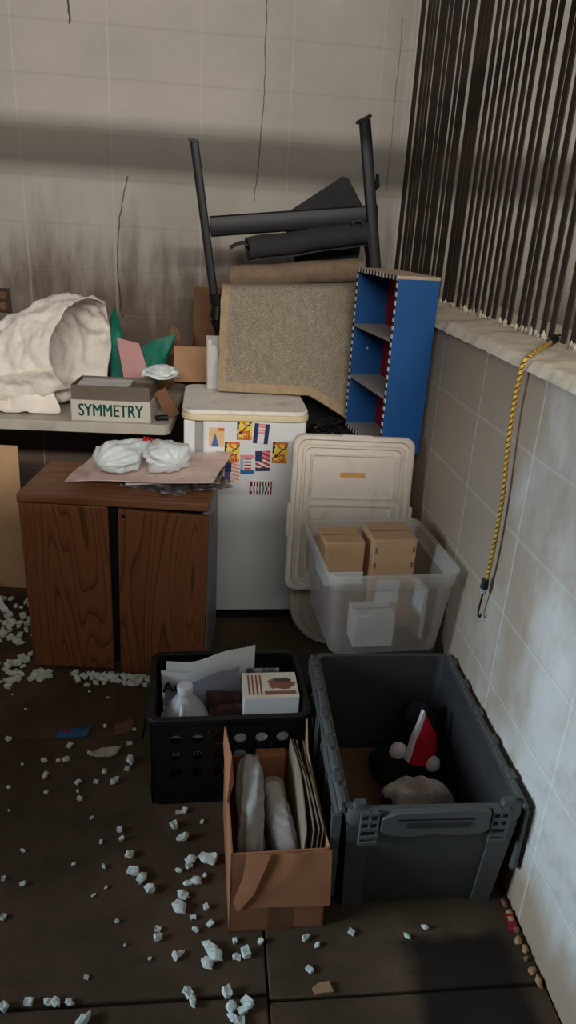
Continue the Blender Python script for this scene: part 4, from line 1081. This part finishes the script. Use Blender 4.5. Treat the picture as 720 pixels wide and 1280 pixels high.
while n < 142 and tries < 9000:
    tries += 1
    y = rf.uniform(2.0, 2.66); x = cxl(y) - .014 - abs(rf.gauss(0, .13))
    if x < -1.05 or noise.noise(Vector((x*7, y*7, 4))) < -.28 + .3*(y < 2.1): continue
    s = rf.uniform(.008, .0165)
    if y > 2.45 and (x < -.74 and y > 2.60): continue
    if free(x, y, s): crumb(x, y, s, l1, g1); n += 1
g2, l2 = 'foam crumbs along the cabinet foot', 'pale foam crumb piled along the front foot of the wooden cabinet'
n = 0; tries = 0
while n < 54 and tries < 4000:
    tries += 1
    x = rf.uniform(-.60, -.11); yf_ = 2.128 - (x + .604)*.105
    y = yf_ - .030 - abs(rf.gauss(0, .016)); s = rf.uniform(.009, .016)
    if noise.noise(Vector((x*9, 1, 4))) < -.25: continue
    if free(x, y, s): crumb(x, y, s, l2, g2); n += 1
SCAT = [(-0.061, 1.455), (-0.086, 1.403), (-0.062, 1.361), (-0.014, 1.415), (-0.19, 1.316), (-0.176, 1.267), (-0.153, 1.248), (-0.131, 1.216), (-0.224, 1.395), (-0.215, 1.367), (-0.26, 1.209), (-0.235, 1.228), (-0.477, 1.264), (-0.45, 1.162), (-0.039, 1.293), (-0.043, 1.277), (-0.067, 1.265), (-0.004, 1.297), (0.013, 1.291), (-0.004, 1.248), (-0.024, 1.233), (-0.043, 1.227), (-0.054, 1.197), (-0.061, 1.165), (0.0, 1.162), (0.01, 1.12), (-0.029, 1.139), (-0.023, 1.107), (-0.106, 1.114), (-0.104, 1.093), (-0.055, 1.054), (-0.065, 1.048), (0.013, 1.06), (0.021, 1.045), (0.004, 1.029), (0.087, 1.046), (0.067, 1.04), (0.064, 1.077), (0.12, 1.074), (-0.174, 1.082), (-0.118, 1.048), (-0.245, 1.015), (-0.198, 1.139), (-0.035, 0.97), (-0.025, 0.952), (0.045, 0.963), (0.053, 0.936), (0.085, 0.941), (0.076, 0.927), (0.058, 0.912), (0.073, 0.908), (-0.236, 0.925), (-0.35, 0.97), (-0.311, 0.968), (-0.296, 0.967), (-0.27, 0.965), (-0.395, 0.963), (-0.542, 1.559), (-0.437, 1.537), (-0.354, 1.538), (-0.342, 1.506), (-0.519, 1.476), (-0.451, 1.344), (-0.266, 1.361), (-0.301, 1.441), (-0.428, 1.246), (-0.248, 1.287), (-0.321, 1.296), (-0.592, 1.753), (-0.409, 1.72), (-0.468, 1.655), (-0.429, 1.657), (-0.408, 1.66), (-0.347, 1.687), (-0.292, 1.607), (-0.31, 1.57), (-0.359, 1.57), (-0.258, 1.568), (-0.223, 1.647), (-0.23, 1.617), (-0.235, 1.725), (-0.227, 1.786), (-0.439, 1.536), (-0.318, 1.805), (-0.577, 1.895), (-0.453, 1.599), (-0.541, 1.558), (-0.527, 1.647), (-0.344, 1.51), (-0.637, 1.972), (-0.394, 1.98), (-0.33, 1.949), (-0.239, 2.023), (0.12, 1.072), (0.22, 1.074), (0.243, 1.057), (0.22, 1.003), (0.449, 1.067), (0.495, 1.086), (0.325, 1.084)]
BIG = {1, 2, 4, 5, 6, 7, 14, 17, 18, 20, 22, 23, 32, 33, 34, 35, 45, 46, 47, 48, 51, 72, 77, 78}
SMALL = {60, 61, 62, 63, 64, 65, 66, 67, 39, 40, 41, 42, 10, 11, 57, 58, 59, 82, 84, 86, 87, 89, 90, 91}
for i, (x, y) in enumerate(SCAT):
    s = .0105 if i in BIG else (.0042 if i in SMALL else .0068)
    if i == 23: s = .014
    if x > .1: lab, gp = 'tiny pale foam crumb on the floor before the cardboard box and grey tote', 'foam crumbs before the boxes'
    elif y > 1.5: lab, gp = 'pale foam crumb on the bare floor between the cabinet foot and the black crate', 'foam crumbs left of the crate'
    elif y < .99: lab, gp = 'pale foam crumb along the mat seam in the foreground', 'foam crumbs along the front seam'
    else: lab, gp = 'pale foam crumb on the dark floor left of the open cardboard box', 'foam crumbs left of the cardboard box'
    crumb(x, y, s*rf.uniform(1.0, 1.4), lab, gp)

# ------------------------------------------------------------------ light
def area(name, loc, tgt, sx, sy, e, col, spread=180):
    l = bpy.data.lights.new(name, 'AREA'); l.shape = 'RECTANGLE'; l.size = sx; l.size_y = sy; l.energy = e; l.color = col; l.spread = R(spread)
    o = bpy.data.objects.new(name, l); COL.objects.link(o); o.location = loc
    o.rotation_euler = (Vector(tgt) - Vector(loc)).to_track_quat('-Z', 'Y').to_euler(); return o
area('clerestory_light', (.6, -3.0, 3.0), (.6, 3.68, 1.3), 5.0, .14, 172, (1, .95, .89))
area('soft_fill_light', (.3, -4.0, 3.95), (.3, 3.2, .6), 4.5, 1.5, 122, (1, .96, .90))  # added soft fill for the far end; no window is known there
area('left_doorway_light', (-2.4, .55, 1.25), (.72, 1.0, .52), .8, .8, 6.5, (.64, .83, 1), 44)
wd = bpy.data.worlds.new('world'); SC.world = wd; wd.use_nodes = True
wd.node_tree.nodes['Background'].inputs[0].default_value = (1, .93, .86, 1); wd.node_tree.nodes['Background'].inputs[1].default_value = .065

# ------------------------------------------------------------------ camera
p_, yw, rl = R(22.1), R(6.7), R(3.3)
F = Vector((math.sin(yw)*math.cos(p_), math.cos(yw)*math.cos(p_), -math.sin(p_)))
R0 = Vector((math.cos(yw), -math.sin(yw), 0)); U0 = R0.cross(F)
Rr = R0*math.cos(rl) + U0*math.sin(rl); Uu = -R0*math.sin(rl) + U0*math.cos(rl)
cam = bpy.data.cameras.new('camera'); co_ = bpy.data.objects.new('camera', cam); COL.objects.link(co_)
mw = Matrix(((Rr.x, Uu.x, -F.x, 0), (Rr.y, Uu.y, -F.y, 0), (Rr.z, Uu.z, -F.z, 1.465), (0, 0, 0, 1)))
co_.matrix_world = mw
cam.sensor_fit = 'VERTICAL'; cam.sensor_height = 36; cam.lens = 880/1280*36; cam.clip_start = .02
SC.camera = co_
SC.view_settings.view_transform = 'Standard'; SC.view_settings.look = 'None'; SC.view_settings.gamma = 1; SC.view_settings.use_curve_mapping = False
SC.view_settings.exposure = 0
